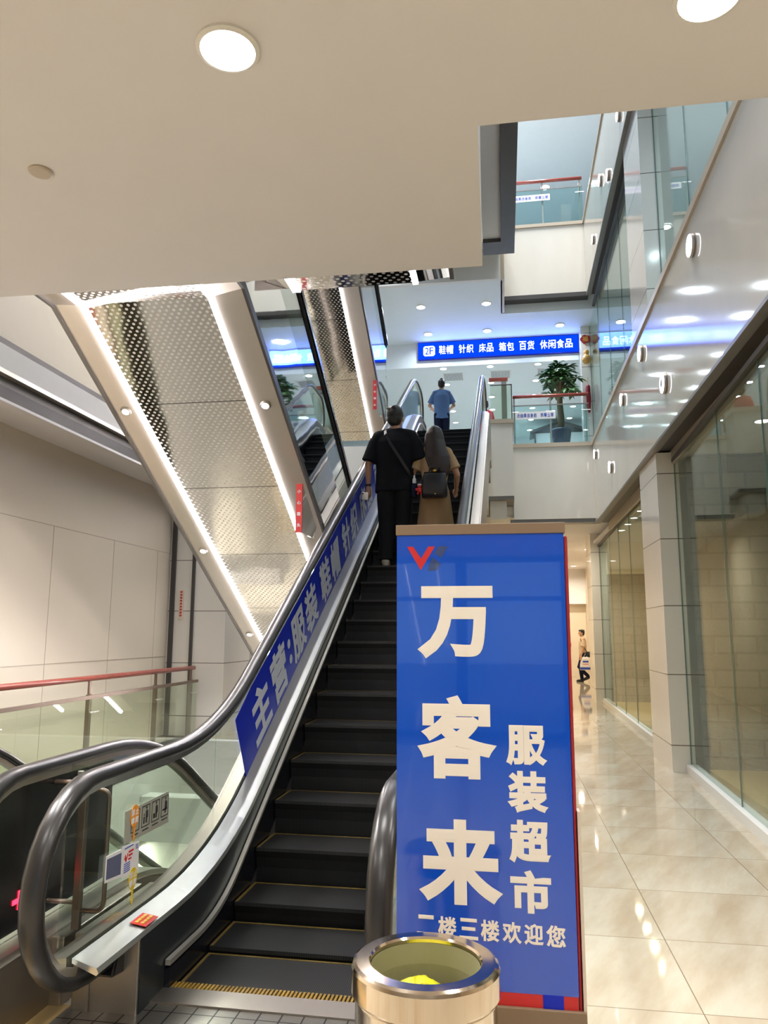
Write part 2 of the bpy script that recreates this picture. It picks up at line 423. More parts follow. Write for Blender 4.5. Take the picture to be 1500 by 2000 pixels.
b = MB(); b.box(-5.9, 9, -7.5, 3.7, -.3, 0); b.box(-.36, 9, 3.7, 34, -.3, 0); b.box(-5.9, -5.15, 3.7, 12.4, -.3, 0)
b.box(-5.15, -3.75, 3.7, 4.3, -.3, 0); b.box(-9, -.36, 12.2, 34, -.3, 0)
struct('floor', b, M['floor'])
struct('trim_floor_strip', MB().box(-2.24, -1.98, 2.2, 3.54, 0, .004), M['marble_tan'])
struct('floor_basement', MB().box(-5.4, -.3, 3, 13, -5.5, -5.2), M['floor'])
b = MB(); b.prism([(-5.9, -7.5), (9, -7.5), (9, 3.36), (-.074, 3.36), (-.09, 4.79), (-2.2, 4.77), (-5.9, 4.72)], 4.13, F2)
struct('ceiling', b, M['ceiling'])
# left side
struct('wall_left', MB().box(-5.9, -5.7, -7.5, 12.4, 0, 4.13), M['cream_wall'])
for i, y in enumerate((7.4, 8.9, 10.45, 11.9)):
    struct('trim_joint', MB().box(-5.7, -5.697, y, y+.008, 0, 3.05), M['coping'])
struct('trim_joint', MB().box(-5.7, -5.697, 4, 12.4, 3.05, 3.058), M['coping'])
struct('trim_joint', MB().box(-5.7, -5.697, 4, 12.4, 1.3, 1.308), M['coping'])
b = MB(); b.box(-5.35, -5.15, 4.3, 12.2, -5.2, 0); struct('wall_stairwell_left', b, M['white'])
struct('wall_stairwell_far', MB().box(-5.15, -.4, 12, 12.2, -5.2, -.01), M['white'])
struct('wall_stairwell_front', MB().box(-5.15, -3.75, 4.2, 4.3, -5.2, -.3), M['white'])
struct('wall_stairwell_right', MB().box(-.5, -.36, 3.7, 12, -5.2, -.3), M['white'])
struct('beam_stairwell', MB().box(-5.15, -3.75, 10.6, 10.9, -1.2, -.6), M['white'])
struct('column_left', MB().box(-5.9, -4.66, 12.4, 13.7, -5.2, 4.13), M['column'])
for x, w in ((-5.62, .075), (-5.25, .05)):
    struct('trim_door_post', MB().box(x-w/2, x+w/2, 12.36, 12.4, 0, 4.13), M['trim_dark'])
# gallery edge above the left wall, a stack of stepped bands
for nm, z0, z1, out, mt in (('trim_gallery_lip', 4.13, 4.26, .0, 'trim_dark'), ('trim_gallery_band', 4.26, 4.38, -.05, 'trim_grey'), ('trim_gallery_cap', 4.38, 4.43, .03, 'bevel'),
                            ('wall_gallery_left', 4.43, 4.72, -.03, 'gallery_grey'), ('trim_gallery_recess', 4.72, 4.82, -.09, 'trim_dark'), ('wall_gallery_upper', 4.82, 9.3, -.1, 'gallery_cream')):
    struct(nm, MB().box(-5.9, -5.15+out, 4.6, 15.4, z0, z1), M[mt])
struct('ceiling_gallery_left', MB().box(-5.9, -5.15, 4.72, 12.4, 4.1, 4.13), M['ceiling'])
struct('wall_back_left', MB().box(-9, -.4, 18, 18.2, 0, 4.3), M['cream_wall'])
struct('wall_outer_left', MB().box(-9.2, -9, 12.4, 34, 0, 15), M['white'])
# right-hand galleries, first and second upper floor
def gallery(zs, z0, z1, y0, y1):
    struct('wall_gallery_front', MB().prism(lined(y0, y1, 0, .06), z0, z1), M['fascia'])
    struct('trim_gallery_coping', MB().prism(lined(y0, y1, -.025, .14), z1, z1+.09), M['coping'])
    struct('trim_gallery_soffit', MB().prism(lined(y0, y1, .0, .10), z0-.035, z0), M['trim_grey'])
    struct('trim_gallery_groove', MB().prism(lined(y0, y1, .10, .27), z0-.012, z0), M['trim_dark'])
    struct('trim_gallery_header', MB().prism(lined(y0, y1, .27, .31), z0-.2, z0+.1), M['coping'])
    struct('ceiling_gallery', MB().prism([(XF(y0)+.3, y0), (9, y0), (9, y1), (XF(y1)+.3, y1)], z0-.1, z0-.06), M['ceiling'])
    struct('floor_gallery', MB().prism([(XF(y0)+.06, y0), (9, y0), (9, y1), (XF(y1)+.06, y1)], z0+.1, zs), M['white'])
gallery(F2, 4.13, 5.86, 3.37, 17.0)
gallery(F3, 9.45, 11.2, 4.0, 17.0)
struct('column_right', MB().box(2.05, 2.33, 10.3, 11.55, 0, 4.09), M['column'])
struct('column_right_upper', MB().box(2.05, 2.33, 10.3, 11.55, F2, 9.41), M['column'])
struct('column_right_top', MB().box(2.05, 2.33, 10.3, 11.55, F3, 15), M['column'])
struct('column_right_far', MB().box(2.28, 2.7, 20.3, 21.4, 0, 4.3), M['column'])
struct('column_gallery_far', MB().box(2.02, 2.3, 18.3, 18.7, F2, 9.2), M['column'])
# far gallery
struct('wall_far_front', MB().box(.28, 2.1, 17.0, 17.06, 4.22, 5.86), M['fascia'])
struct('trim_far_coping', MB().box(.28, 2.1, 16.97, 17.14, 5.86, 5.95), M['coping'])
struct('trim_far_soffit', MB().box(.2, 2.1, 17.02, 17.3, 4.13, 4.22), M['trim_grey'])
struct('wall_far_pier', MB().box(-.26, .28, 16.1, 17.06, 4.6, 6.2), M['fascia'])
struct('trim_far_pier_coping', MB().box(-.29, .31, 16.07, 17.1, 6.2, 6.29), M['coping'])
struct('trim_far_pier_soffit', MB().box(-.26, .28, 16.12, 17.06, 4.53, 4.6), M['trim_grey'])
struct('wall_far_pier_base', MB().box(-.24, .12, 16.3, 17.06, 4.13, 4.53), M['white'])
b = MB(); b.box(-.26, 9, 17.06, 34, 4.35, F2); b.box(-9, -.26, 15.5, 34, 4.35, F2)
struct('floor_far_gallery', b, M['white'])
struct('ceiling_corridor', MB().box(-9, 9, 17.1, 34, 4.3, 4.35), M['ceiling'])
struct('wall_corridor_far', MB().box(-.4, 9, 32, 32.2, 0, 4.3), M['cream_wall'])
struct('trim_corridor_lintel', MB().box(2.0, 6, 31.6, 32, 2.9, 4.3), M['ceiling'])
struct('wall_corridor_right', MB().box(3.3, 3.5, 21.4, 32, 0, 4.3), M['cream_wall'])
struct('wall_corridor_left', MB().box(-.45, -.36, 12.4, 32, 0, 4.3), M['cream_wall'])
# second upper floor seen far above
struct('wall_upper_front', MB().box(.17, 2.1, 17.0, 17.06, 9.52, 11.2), M['fascia'])
struct('trim_upper_coping', MB().box(.17, 2.1, 16.97, 17.12, 11.2, 11.28), M['coping'])
struct('trim_upper_soffit', MB().box(.12, 2.1, 17.0, 17.25, 9.42, 9.52), M['trim_dark'])
struct('wall_upper_return', MB().box(.09, .17, 15.4, 17.2, 9.2, 11.2), M['coping'])
struct('wall_upper_left', MB().box(-9, .09, 15.4, 15.5, 9.2, 11.2), M['white'])
struct('beam_upper', MB().box(-1.9, .09, 15.1, 15.4, 9.9, 10.3), M['white'])
b = MB(); b.box(-9, .12, 15.5, 34, 9.2, F3); b.box(.12, 9, 17.25, 34, 9.2, F3)
struct('ceiling_far_gallery', b, M['cool_white'])
struct('ceiling_top', MB().box(-9, 9, 17.0, 34, 14.2, 14.5), M['cool_white'])
struct('wall_top_far', MB().box(-9, 9, 17, 17.2, 14.5, 17), M['coping'])
struct('wall_top_back', MB().box(-9, 9, 28, 28.2, F3, 14.2), M['cool_white'])
b = MB().box(-.25, .10, 4, 14.0, 9.36, F3); struct('ceiling_bridge', b, M['ceiling'])
struct('trim_bridge_side', MB().box(.10, .37, 4, 14.5, 9.28, F3), M['trim_dark'])
struct('trim_bridge_end', MB().box(-.25, .10, 14.0, 14.5, 9.28, F3), M['trim_dark'])
struct('wall_top_right', MB().box(7, 7.2, 3.4, 28, 4.2, 15), M['cool_white'])
struct('ceiling_top_right', MB().box(2.3, 7, 4, 17, 14.2, 14.4), M['cool_white'])
# market hall ceiling behind the lit sign
struct('ceiling_market', MB().box(-9, 7, 18.95, 27, 8.7, 8.75), M['cool_white'])
struct('wall_market_back', MB().box(-9, 9, 27, 27.2, F2, 8.7), M['cool_white'])
struct('trim_market_band', MB().box(-9, 2.02, 18.85, 18.95, 8.55, 9.2), M['cool_white'])
struct('wall_market_green', MB().box(-1.0, 1.3, 26.9, 27, 7.6, 8.25), M['green_wall'])
# entrance wall behind the photographer, open to the street
b = MB(); b.box(-5.9, -4.2, -7.7, -7.5, 0, 4.13); b.box(4.5, 9, -7.7, -7.5, 0, 4.13); b.box(-4.2, 4.5, -7.7, -7.5, 3.0, 4.13)
struct('wall_entrance', b, M['ceiling'])
for i, x0 in enumerate((-4.2, -2.45, -.7, 1.05, 2.8)):
    fr = MB(); x1 = x0+1.75
    fr.box(x0, x0+.09, -7.68, -7.52, 0, 3); fr.box(x1-.09, x1, -7.68, -7.52, 0, 3); fr.box(x0+.09, x1-.09, -7.68, -7.52, 2.9, 3)
    fr.box(x0+.09, x1-.09, -7.68, -7.52, 2.25, 2.32); fr.box(x0+.09, x1-.09, -7.68, -7.52, 0, .12)
    d = struct('door_%d' % (i+1), fr, M['door_frame'])
    obj('door_pane', MB().box(x0+.09, x1-.09, -7.61, -7.59, .12, 2.9), M['glass'], d)
struct('ground_street', MB().box(-30, 30, -40, -7.7, -.3, -.02), M['street'])
struct('wall_front_right', MB().box(6, 6.2, -7.5, 3.4, 0, 4.13), M['cream_wall'])

# shop fronts on the right
def shopfront(n, line, ys, z0, z1, gm='glass_shop', sill=True):
    w = MB()
    if sill:
        w.extr([(line(ys[0])-.06, ys[0], 0), (line(ys[0])+.08, ys[0], 0), (line(ys[-1])+.08, ys[-1], 0), (line(ys[-1])-.06, ys[-1], 0)],
               [(line(ys[0])-.06, ys[0], .10), (line(ys[0])+.08, ys[0], .10), (line(ys[-1])+.08, ys[-1], .10), (line(ys[-1])-.06, ys[-1], .10)])
    else:
        w.extr([(line(ys[0])-.02, ys[0], z0-.05), (line(ys[0])+.05, ys[0], z0-.05), (line(ys[-1])+.05, ys[-1], z0-.05), (line(ys[-1])-.02, ys[-1], z0-.05)],
               [(line(ys[0])-.02, ys[0], z0), (line(ys[0])+.05, ys[0], z0), (line(ys[-1])+.05, ys[-1], z0), (line(ys[-1])-.02, ys[-1], z0)])
    f = struct('window_%d' % n, w, M['white'])
    r = MB(); r.extr([(line(ys[0])-.03, ys[0], z1-.05), (line(ys[0])+.03, ys[0], z1-.05), (line(ys[-1])+.03, ys[-1], z1-.05), (line(ys[-1])-.03, ys[-1], z1-.05)],
                     [(line(ys[0])-.03, ys[0], z1), (line(ys[0])+.03, ys[0], z1), (line(ys[-1])+.03, ys[-1], z1), (line(ys[-1])-.03, ys[-1], z1)])
    obj('top_rail', r, M['trim_dark'], f)
    for a, c in zip(ys, ys[1:]):
        p = MB(); p.extr([(line(a+.004), a+.004, z0), (line(a)+.012, a+.004, z0), (line(c)+.012, c-.004, z0), (line(c), c-.004, z0)],
                         [(line(a+.004), a+.004, z1-.05), (line(a)+.012, a+.004, z1-.05), (line(c)+.012, c-.004, z1-.05), (line(c), c-.004, z1-.05)])
        obj('pane', p, M[gm], f)
        obj('pane_joint', MB().box(line(c)-.001, line(c)+.013, c-.004, c+.004, z0, z1-.05), M['glass_edge'], f)
    return f
shopfront(1, lambda y: 2.12+(y-6.5)*.04, [3.5, 5.0, 6.4, 7.9, 10.29], .10, 4.0)
shopfront(2, lambda y: 2.32+(y-11.6)*.02, [11.56, 13.2, 14.8, 16.4, 18.0, 20.29], .10, 4.0)
shopfront(3, lambda y: XF(y)+.27, [3.5, 5.2, 7.0, 8.6, 10.29], F2+.05, 9.3, sill=False)
shopfront(4, lambda y: 2.18+(y-11.6)*.008, [11.56, 13.2, 14.9, 16.6, 18.29], F2+.05, 9.3, 'glass_shop', sill=False)
struct('ceiling_shop_far', MB().box(2.36, 8, 17.0, 20.3, 4.03, 4.09), M['ceiling'])
struct('floor_shop', MB().box(2.45, 8, 3.4, 10.2, 0, .06), M['tan'])
struct('floor_shop_far', MB().box(2.55, 8, 11.8, 19.8, 0, .06), M['tan'])
struct('wall_shop_stone', MB().box(2.42, 8, 10.2, 10.3, .06, 4.0), M['brick'])
struct('wall_shop_stone_far', MB().box(2.62, 8, 19.8, 19.95, .06, 3.2), M['brick'])
struct('wall_shop_stone_head', MB().box(2.62, 8, 19.8, 19.95, 3.2, 4.0), M['cream_wall'])
struct('wall_shop_divider', MB().box(2.4, 8, 11.5, 11.6, 0, 4.0), M['cream_wall'])
struct('wall_shop_right', MB().box(7.6, 7.8, 3.4, 20, 0, 4.0), M['cream_wall'])
struct('wall_shop_front', MB().box(2.1, 7.8, 3.38, 3.46, 0, 4.0), M['cream_wall'])

# ------------------------------------------------------------------ lamps
def downlight(x, y, z, r, power, warm, label, group, mat='lamp', name='downlight', light=True):
    t = thing(name, label, 'ceiling light', (x, y, z), 0, group)
    obj('trim_ring', MB().lathe([(r, .0), (r*1.16, .0), (r*1.16, -.012), (r, -.02)], (x, y, z), 32), M['plastic_white'], t, smooth=False)
    obj('diffuser', MB().lathe([(r*.02, -.001), (r*.99, -.001), (r*.99, -.012), (r*.02, -.014)], (x, y, z), 32), M[mat], t)
    if light: area_light('downlight_lamp', (x, y, z-.03), r*1.8, power, warm, parent=t)
    return t
WARM = (1, .98, .96); COOL = (.80, .92, 1.0); NEUT = (1, .93, .82)
downlight(-1.094, 2.70, 4.13, .115, 30, WARM, 'big round ceiling light at the upper left of the near white ceiling', 'near ceiling lights')
downlight(.83, 2.72, 4.13, .115, 30, WARM, 'round ceiling light cut by the top edge of the photo, right of the other', 'near ceiling lights')
for x, y in ((-3.2, 2.7), (2.8, 2.72), (-3.2, .4), (-1.1, .4), (.83, .4), (2.8, .4), (-1.1, -2.2), (.83, -2.2)):
    downlight(x, y, 4.13, .115, 36 if x > 2 else 32, WARM, 'round ceiling light on the near white ceiling, outside the photo', 'near ceiling lights')
for x, y, lb in ((-3.5, 3.7, 'round ceiling light left of the crossing escalator, outside the photo'), (-4.8, 3.3, 'round ceiling light nearest the left wall, outside the photo')):
    downlight(x, y, 4.13, .115, 120, WARM, lb, 'near ceiling lights')
for x in (-4.85, -4.1):  # unseen lamps added to brighten the stairwell walls
    downlight(x, 10.75, -1.2, .09, 40, NEUT, 'added fill light under the beam in the basement stairwell, %s' % ('beside the left wall' if x < -4.5 else 'beside the descending escalator'), 'added stairwell fill lights')
s = thing('smoke_sensor', 'small grey round sensor disc at the left of the near white ceiling', 'sensor', (-2.392, 3.38, 4.13))
obj('sensor_disc', MB().lathe([(.001, 0), (.062, 0), (.062, -.008), (.05, -.014), (.001, -.015)], (-2.392, 3.38, 4.13)), plain('sensor_grey', lin(186, 174, 160), .5), s)
for k, (x, y) in enumerate(((-1.747, 16.57), (-.239, 16.59), (-1.736, 18.2), (-.252, 18.2), (1.516, 18.1))):
    downlight(x, y, 9.2, .10, 20, COOL, ('front left ceiling light above the escalator head', 'front right ceiling light above the escalator head', 'ceiling light above the left end of the lit blue sign',
              'ceiling light above the middle of the lit blue sign', 'ceiling light above the right end of the lit blue sign')[k], 'upper gallery ceiling lights', 'lamp_cool')
for i, X in enumerate((-1.45, -.21, 1.03, 2.27)):
    for j in range(6):
        if X > 2 and j == 0: continue
        downlight(X, 19.4+1.32*j, 8.7, .085, 8, COOL, 'ceiling light %s from the left, %s back from the lit blue sign' % (('in the first file', 'in the second file', 'in the third file', 'in the last file')[i],
                  ('nearest', 'second', 'third', 'fourth', 'fifth', 'farthest')[j]), 'market hall ceiling lights', 'lamp_cool')
downlight(1.42, 20.2, 14.2, .12, 14, COOL, 'single ceiling light on the topmost floor seen through the opening', 'top floor ceiling lights', 'lamp_cool')
for x, y in ((.4, 22.5), (-2, 20)): downlight(x, y, 14.2, .12, 14, COOL, 'ceiling light of the topmost floor behind its gallery front', 'top floor ceiling lights', 'lamp_cool')
for k, (x, y) in enumerate(((2.85, 7.2), (2.85, 8.6), (4.4, 7.2), (4.4, 8.6), (2.95, 5.4), (4.4, 5.4))):
    downlight(x, y, 4.03, .075, 5, NEUT, 'ceiling light inside the near glass shop, %s' % ('middle of the window row', 'nearest the stone wall at the window', 'middle of the inner row', 'inner one nearest the stone wall', 'closest to the viewer at the window', 'inner one closest to the viewer')[k], 'near shop ceiling lights')
for k, y in enumerate((14.8, 15.7, 16.6, 17.6)):
    downlight(2.62+.02*k, y, 4.03, .07, 14, (1, .84, .56), 'warm ceiling light inside the far glass shop, %s' % ('nearest', 'second from the viewer', 'third from the viewer', 'farthest')[k], 'far shop ceiling lights')
for k, (x, y) in enumerate(((1.0, 19.5), (2.6, 24.0), (1.4, 28), (2.7, 30))):
    downlight(x, y, 4.3, .09, 75, (1, .9, .74), 'warm ceiling light in the back corridor, %s' % ('nearest', 'second', 'third', 'at the far end')[k], 'corridor ceiling lights')
for k, (x, y, z) in enumerate(((3.2, 8.0, 9.34), (4.4, 8.0, 9.34), (3.2, 14.0, 9.34), (3.2, 5.5, 9.34))):
    downlight(x, y, z, .085, 22, COOL, 'cool ceiling light behind the upper shop glass, %s' % ('beside the tiled column', 'deeper inside', 'beyond the tiled column', 'nearest the viewer')[k], 'upper shop ceiling lights', 'lamp_cool')

def disc_lamp(y, z, r, ring, label):
    x = XF(y)
    t = thing('round_wall_lamp', label, 'wall lamp', (x, y, z), 0, 'round wall lamps on the gallery fronts')
    def lx(prof, off=0): return MB().rings([[(x-d, y+q*math.cos(2*PI*k/36), z+q*math.sin(2*PI*k/36)) for k in range(36)] for q, d in prof])
    obj('lamp_housing', lx([(r*.9, 0), (r, .006), (r, .038), (r*.97, .040)]), M['steel_rough'], t)
    obj('lamp_face', lx([(r*.97, .0395), (r*.95, .046), (r*.01, .047)]), M['disc_lamp'], t)
    obj('housing_band', lx([(r*1.01, .008), (r*1.01, .018)]), M['bronze'], t)
    if ring: obj('lamp_reflection', lx([(r*.42, .0465), (r*.42, .0505), (r*.01, .0506)]), M['steel_rough'], t)  # dark disc drawn for a reflection on the lamp face
    return t
for y, z, r, ring, lb in ((7.45, 5.54, .115, 0, 'round white wall lamp nearest the viewer on the right gallery front'), (10.5, 5.56, .115, 0, 'round wall lamp second in the upper row of the right gallery front'),
                 (12.35, 5.47, .105, 1, 'wall lamp with painted dark reflection third in the upper row of the right gallery front'), (16.4, 5.52, .105, 0, 'small wall lamp at the far upper end of the right gallery front'),
                 (9.1, 4.66, .125, 1, 'large wall lamp with painted dark reflection in the lower row of the right gallery front'), (14.1, 4.73, .115, 0, 'wall lamp in the lower row near the far corner of the right gallery front'),
                 (11.35, 9.86, .105, 0, 'topmost wall lamp on the higher gallery front'), (13.75, 10.25, .115, 0, 'left wall lamp of the close pair on the higher gallery front'),
                 (12.75, 9.72, .105, 0, 'right wall lamp of the close pair on the higher gallery front'), (15.2, 9.83, .105, 0, 'lowest far wall lamp on the higher gallery front')):
    disc_lamp(y, z, r, ring, lb)
# ------------------------------------------------------------------ the ascending escalator
def arc(cy, cz, r, a0, a1, n=14):
    return [(cy+r*math.cos(math.radians(a0+(a1-a0)*i/n)), cz+r*math.sin(math.radians(a0+(a1-a0)*i/n))) for i in range(n+1)]
SL = .577
def smooth_bend(pts, d=.5, n=8):             # round the corners of a (y, z) polyline
    out = [pts[0]]
    for i in range(1, len(pts)-1):
        p, a, c = Vector(pts[i]), Vector(pts[i-1]), Vector(pts[i+1])
        e = min(d, (p-a).length*.48, (c-p).length*.48)
        s0 = p+(a-p).normalized()*e; s1 = p+(c-p).normalized()*e
        for k in range(n+1):
            q = k/n; out.append(tuple(s0*(1-q)**2+p*2*q*(1-q)+s1*q*q))
    out.append(pts[-1]); return out
def offset_line(off, ybot=3.0, ytop=15.2, zflat=None):
    """line parallel to the step noses: flat, incline, flat"""
    zb = zflat if zflat is not None else off
    zt = F2+zb
    yb = 4.34+(zb-off)/SL; yt = 4.34+(zt-off)/SL
    return smooth_bend([(ybot, zb), (yb, zb), (yt, zt), (ytop, zt)], .75)
RX = -1.10                                    # centre line of the escalator
def rail_path():
    low = arc(3.22, .67, .40, -92, -270)       # bottom, round the front, to the top
    line = offset_line(.92, 3.3, 15.2, 1.07)
    hi = arc(15.2, F2+.67, .40, 90, -90)
    return [(3.55, .262)]+low+line+hi[1:]+[(14.9, F2+.262)]
E1 = thing('escalator', 'ascending escalator in the middle with black steps and a blue lettered panel', 'escalator', (0, 5, 0), -.012)
pv = Matrix.Translation((0, -5, 0)); E1['_pinv'] = [v for r in pv for v in r]
def e1(name, mb, mat, parent=None, **k): return obj(name, mb, mat, parent or E1, **k)
def oval_prof(x, w, h, n=14):
    return [(x+w*math.cos(2*PI*k/n)*(1 if abs(math.cos(2*PI*k/n)) < .99 else 1), h*math.sin(2*PI*k/n)) for k in range(n)]
RP = rail_path()
for sgn in (-1, 1):
    X = lambda a: RX+sgn*a
    hr = e1('handrail', MB().sweepn(RP, [(X(.67)+dx, dn) for dx, dn in ((-.045, -.012), (-.05, .008), (-.042, .026), (-.02, .036), (.02, .036), (.042, .026), (.05, .008), (.045, -.012), (.03, -.018), (-.03, -.018))]), M['rubber'], smooth=True)
    e1('handrail_guide', MB().sweepn(RP[2:-2], [(X(.67)-.022, -.05), (X(.67)-.022, -.018), (X(.67)+.022, -.018), (X(.67)+.022, -.05)]), M['steel'], smooth=False)
    # glass balustrade, from the deck to the rail
    deck = offset_line(.25, 3.1, 15.3, .36)
    g = MB()
    def dz(y, path):
        for (a, za), (c, zc) in zip(path, path[1:]):
            if a <= y <= c and c > a: return za+(zc-za)*(y-a)/(c-a)
        return path[0][1] if y < path[0][0] else path[-1][1]
    topl = offset_line(.90, 3.3, 15.2, 1.05)
    poly = [(y, z) for y, z in deck if 3.05 <= y <= 15.3]
    poly += [(q, z) for q, z in arc(15.2, F2+.67, .36, -40, 90, 6)] + [(y, z) for y, z in topl[::-1]] + arc(3.22, .67, .36, 90, 225, 8)
    n = len(poly)
    cuts = [3.0, 4.6, 6.9, 9.3, 11.7, 15.8]
    for a, c in zip(cuts, cuts[1:]):
        lowp = [(max(a, 2.9), 0)]
        ys = sorted(set([a+.004, c-.004]+[y for y, z in deck+topl+arc(3.22, .67, .36, 90, 225, 8)+arc(15.2, F2+.67, .36, -40, 90, 6) if a < y < c]))
        L, U = [], []
        for y in ys:
            if y < 2.9 or y > 15.5: continue
            zl = dz(y, deck); zu = dz(y, topl)
            if y < 3.22: zu = .67+math.sqrt(max(0, .36**2-(y-3.22)**2)); zl = max(zl, .67-math.sqrt(max(0, .36**2-(y-3.22)**2)))
            if y > 15.2: zu = F2+.67+math.sqrt(max(0, .36**2-(y-15.2)**2))
            if zu > zl+.01: L.append((y, zl)); U.append((y, zu))
        e1('balustrade_glass', MB().prism_x(L+U[::-1], X(.665)-.005, X(.665)+.005), M['glass'])
    # inner deck, skirt, cap, outer deck and outer cladding
    e1('inner_deck', MB().sweep(deck, [(X(.655), .0), (X(.655), .02), (X(.545), -.012), (X(.535), -.03), (X(.545), -.04)]), M['steel'], smooth=False)
    e1('outer_deck', MB().sweep(deck, [(X(.68), .0), (X(.68), .02), (X(.78), .0), (X(.78), -.03), (X(.68), -.03)]), M['steel_rough'])
    cap = offset_line(.105, 3.72, 15.0, .13)
    e1('skirt_cap', MB().sweep(cap, [(X(.505), -.012), (X(.505), .012), (X(.53), .014), (X(.53), -.012)]), M['cap'])
    e1('skirt_panel', MB().sweep([(3.47, .36)]+[(y, z) for y, z in deck if y > 3.47], [(X(.535), -.355), (X(.535), -.03), (X(.55), -.03), (X(.55), -.34)]), M['dark_skirt'])
    e1('skirt_brush', MB().sweep(offset_line(.06, 3.72, 15.0, .07), [(X(.505), -.22), (X(.505), .035), (X(.535), .035), (X(.535), -.22)]), M['rubber_black'])
    tr = offset_line(.25, 3.45, 15.4, .36)
    e1('outer_cladding', MB().sweep(tr, [(X(.77), -.95), (X(.77), -.02), (X(.80), -.02), (X(.80), -.95)]), M['steel_rough'])
    e1('newel_base', MB().box(min(X(.54), X(.86)), max(X(.54), X(.86)), 3.46, 4.2, .0, .335), M['steel_rough'], bevel=.006)
    e1('newel_inlet', MB().prism_x([(3.36, .2), (3.62, .16), (3.62, .33), (3.42, .33)], X(.67)-.06, X(.67)+.06), M['rubber_black'], bevel=.01)
# steps, one mesh of each part shared by every copy
sw = .497
tread = MB().box(RX-sw, RX+sw, 0, .365, -.02, 0)
ris = MB().prism_x([(0, -.02), (.012, -.06), (.02, -.12), (.022, -.235), (.05, -.235), (.05, -.02)], RX-sw, RX+sw)
ye = MB(); ye.box(RX-sw, RX-sw+.018, .01, .345, 0, .0015); ye.box(RX+sw-.018, RX+sw, .01, .345, 0, .0015); ye.box(RX-sw, RX+sw, .345, .362, 0, .0015)
tread_me = riser_me = None
for k in range(-3, 29):
    y = 4.932+.37*k; z = .341+.2136*k
    if k == -1: z = .135
    if k <= -2: z = .03 if k == -2 else 0.0
    if k == 24: z = 5.43
    if k == 25: z = 5.585
    if k >= 26: z = F2-.02 if k == 26 else F2
    st = obj('step', MB().box(RX-sw+.01, RX+sw-.01, y+.05, y+.33, z-.06, z-.02), M['rubber_black'], E1)
    loc = Matrix.Translation((0, y, z))
    if tread_me is None:
        T_ = obj('tread', tread, M['tread']); R_ = obj('riser', ris, M['riser']); Y_ = obj('yellow_edge', ye, M['yellow'])
        tread_me = (T_, R_, Y_)
        parts = tread_me
    else:
        parts = []
        for q in tread_me:
            c = q.copy(); COL.objects.link(c); parts.append(c)
    for q in parts:
        q.parent = st; q.matrix_parent_inverse = Matrix.Identity(4); q.location = (0, y, z)
e1('comb_plate', MB().box(RX-.88, RX+.62, 2.25, 3.60, .0, .012), M['comb'])
cm = MB()
e1('comb_carrier', MB().box(RX-.54, RX+.54, 3.58, 3.73, .012, .02), M['steel_rough'])
for i in range(54): cm.box(RX-.53+i*.0197, RX-.53+i*.0197+.011, 3.73, 3.80, .004, .016)
e1('comb', cm, M['comb_yellow'])
e1('upper_landing_plate', MB().box(RX-.55, RX+.55, 14.95, 15.6, F2-.01, F2+.012), M['comb'])
# truss body below the steps
tb = offset_line(-.30, 3.8, 15.4, -.28)
e1('truss', MB().sweep(tb, [(RX-.77, -.62), (RX-.77, -.02), (RX+.77, -.02), (RX+.77, -.62)]), M['trim_dark'])
# blue lettered film on the left balustrade
zi = lambda y, o: SL*(y-4.34)+o
px = RX-.66+.004
pan = e1('lettered_panel', MB().prism_x([(4.90, zi(4.90, .81)), (5.14, zi(5.14, .275)), (12.6, zi(12.6, .275)), (12.6, zi(12.6, .84)), (5.2, zi(5.2, .84))], px, px+.004), M['panel_blue'])
U = (0, math.cos(math.radians(30)), .5); V = (0, -.5, math.cos(math.radians(30)))
for ch, y in (('主', 5.42), ('营', 5.83), (':', 6.10), ('服', 6.36), ('装', 6.76), ('鞋', 7.27), ('帽', 7.68), ('针', 8.19), ('织', 8.60), ('床', 9.13), ('品', 9.53), ('百', 10.08), ('货', 10.48), ('箱', 11.0), ('包', 11.4)):
    lettering('lettering', ch, (px+.005, y, zi(y, .535)), U, V, .41, M['letter_grey'], pan, bold=.035, n=(1, 0, 0))

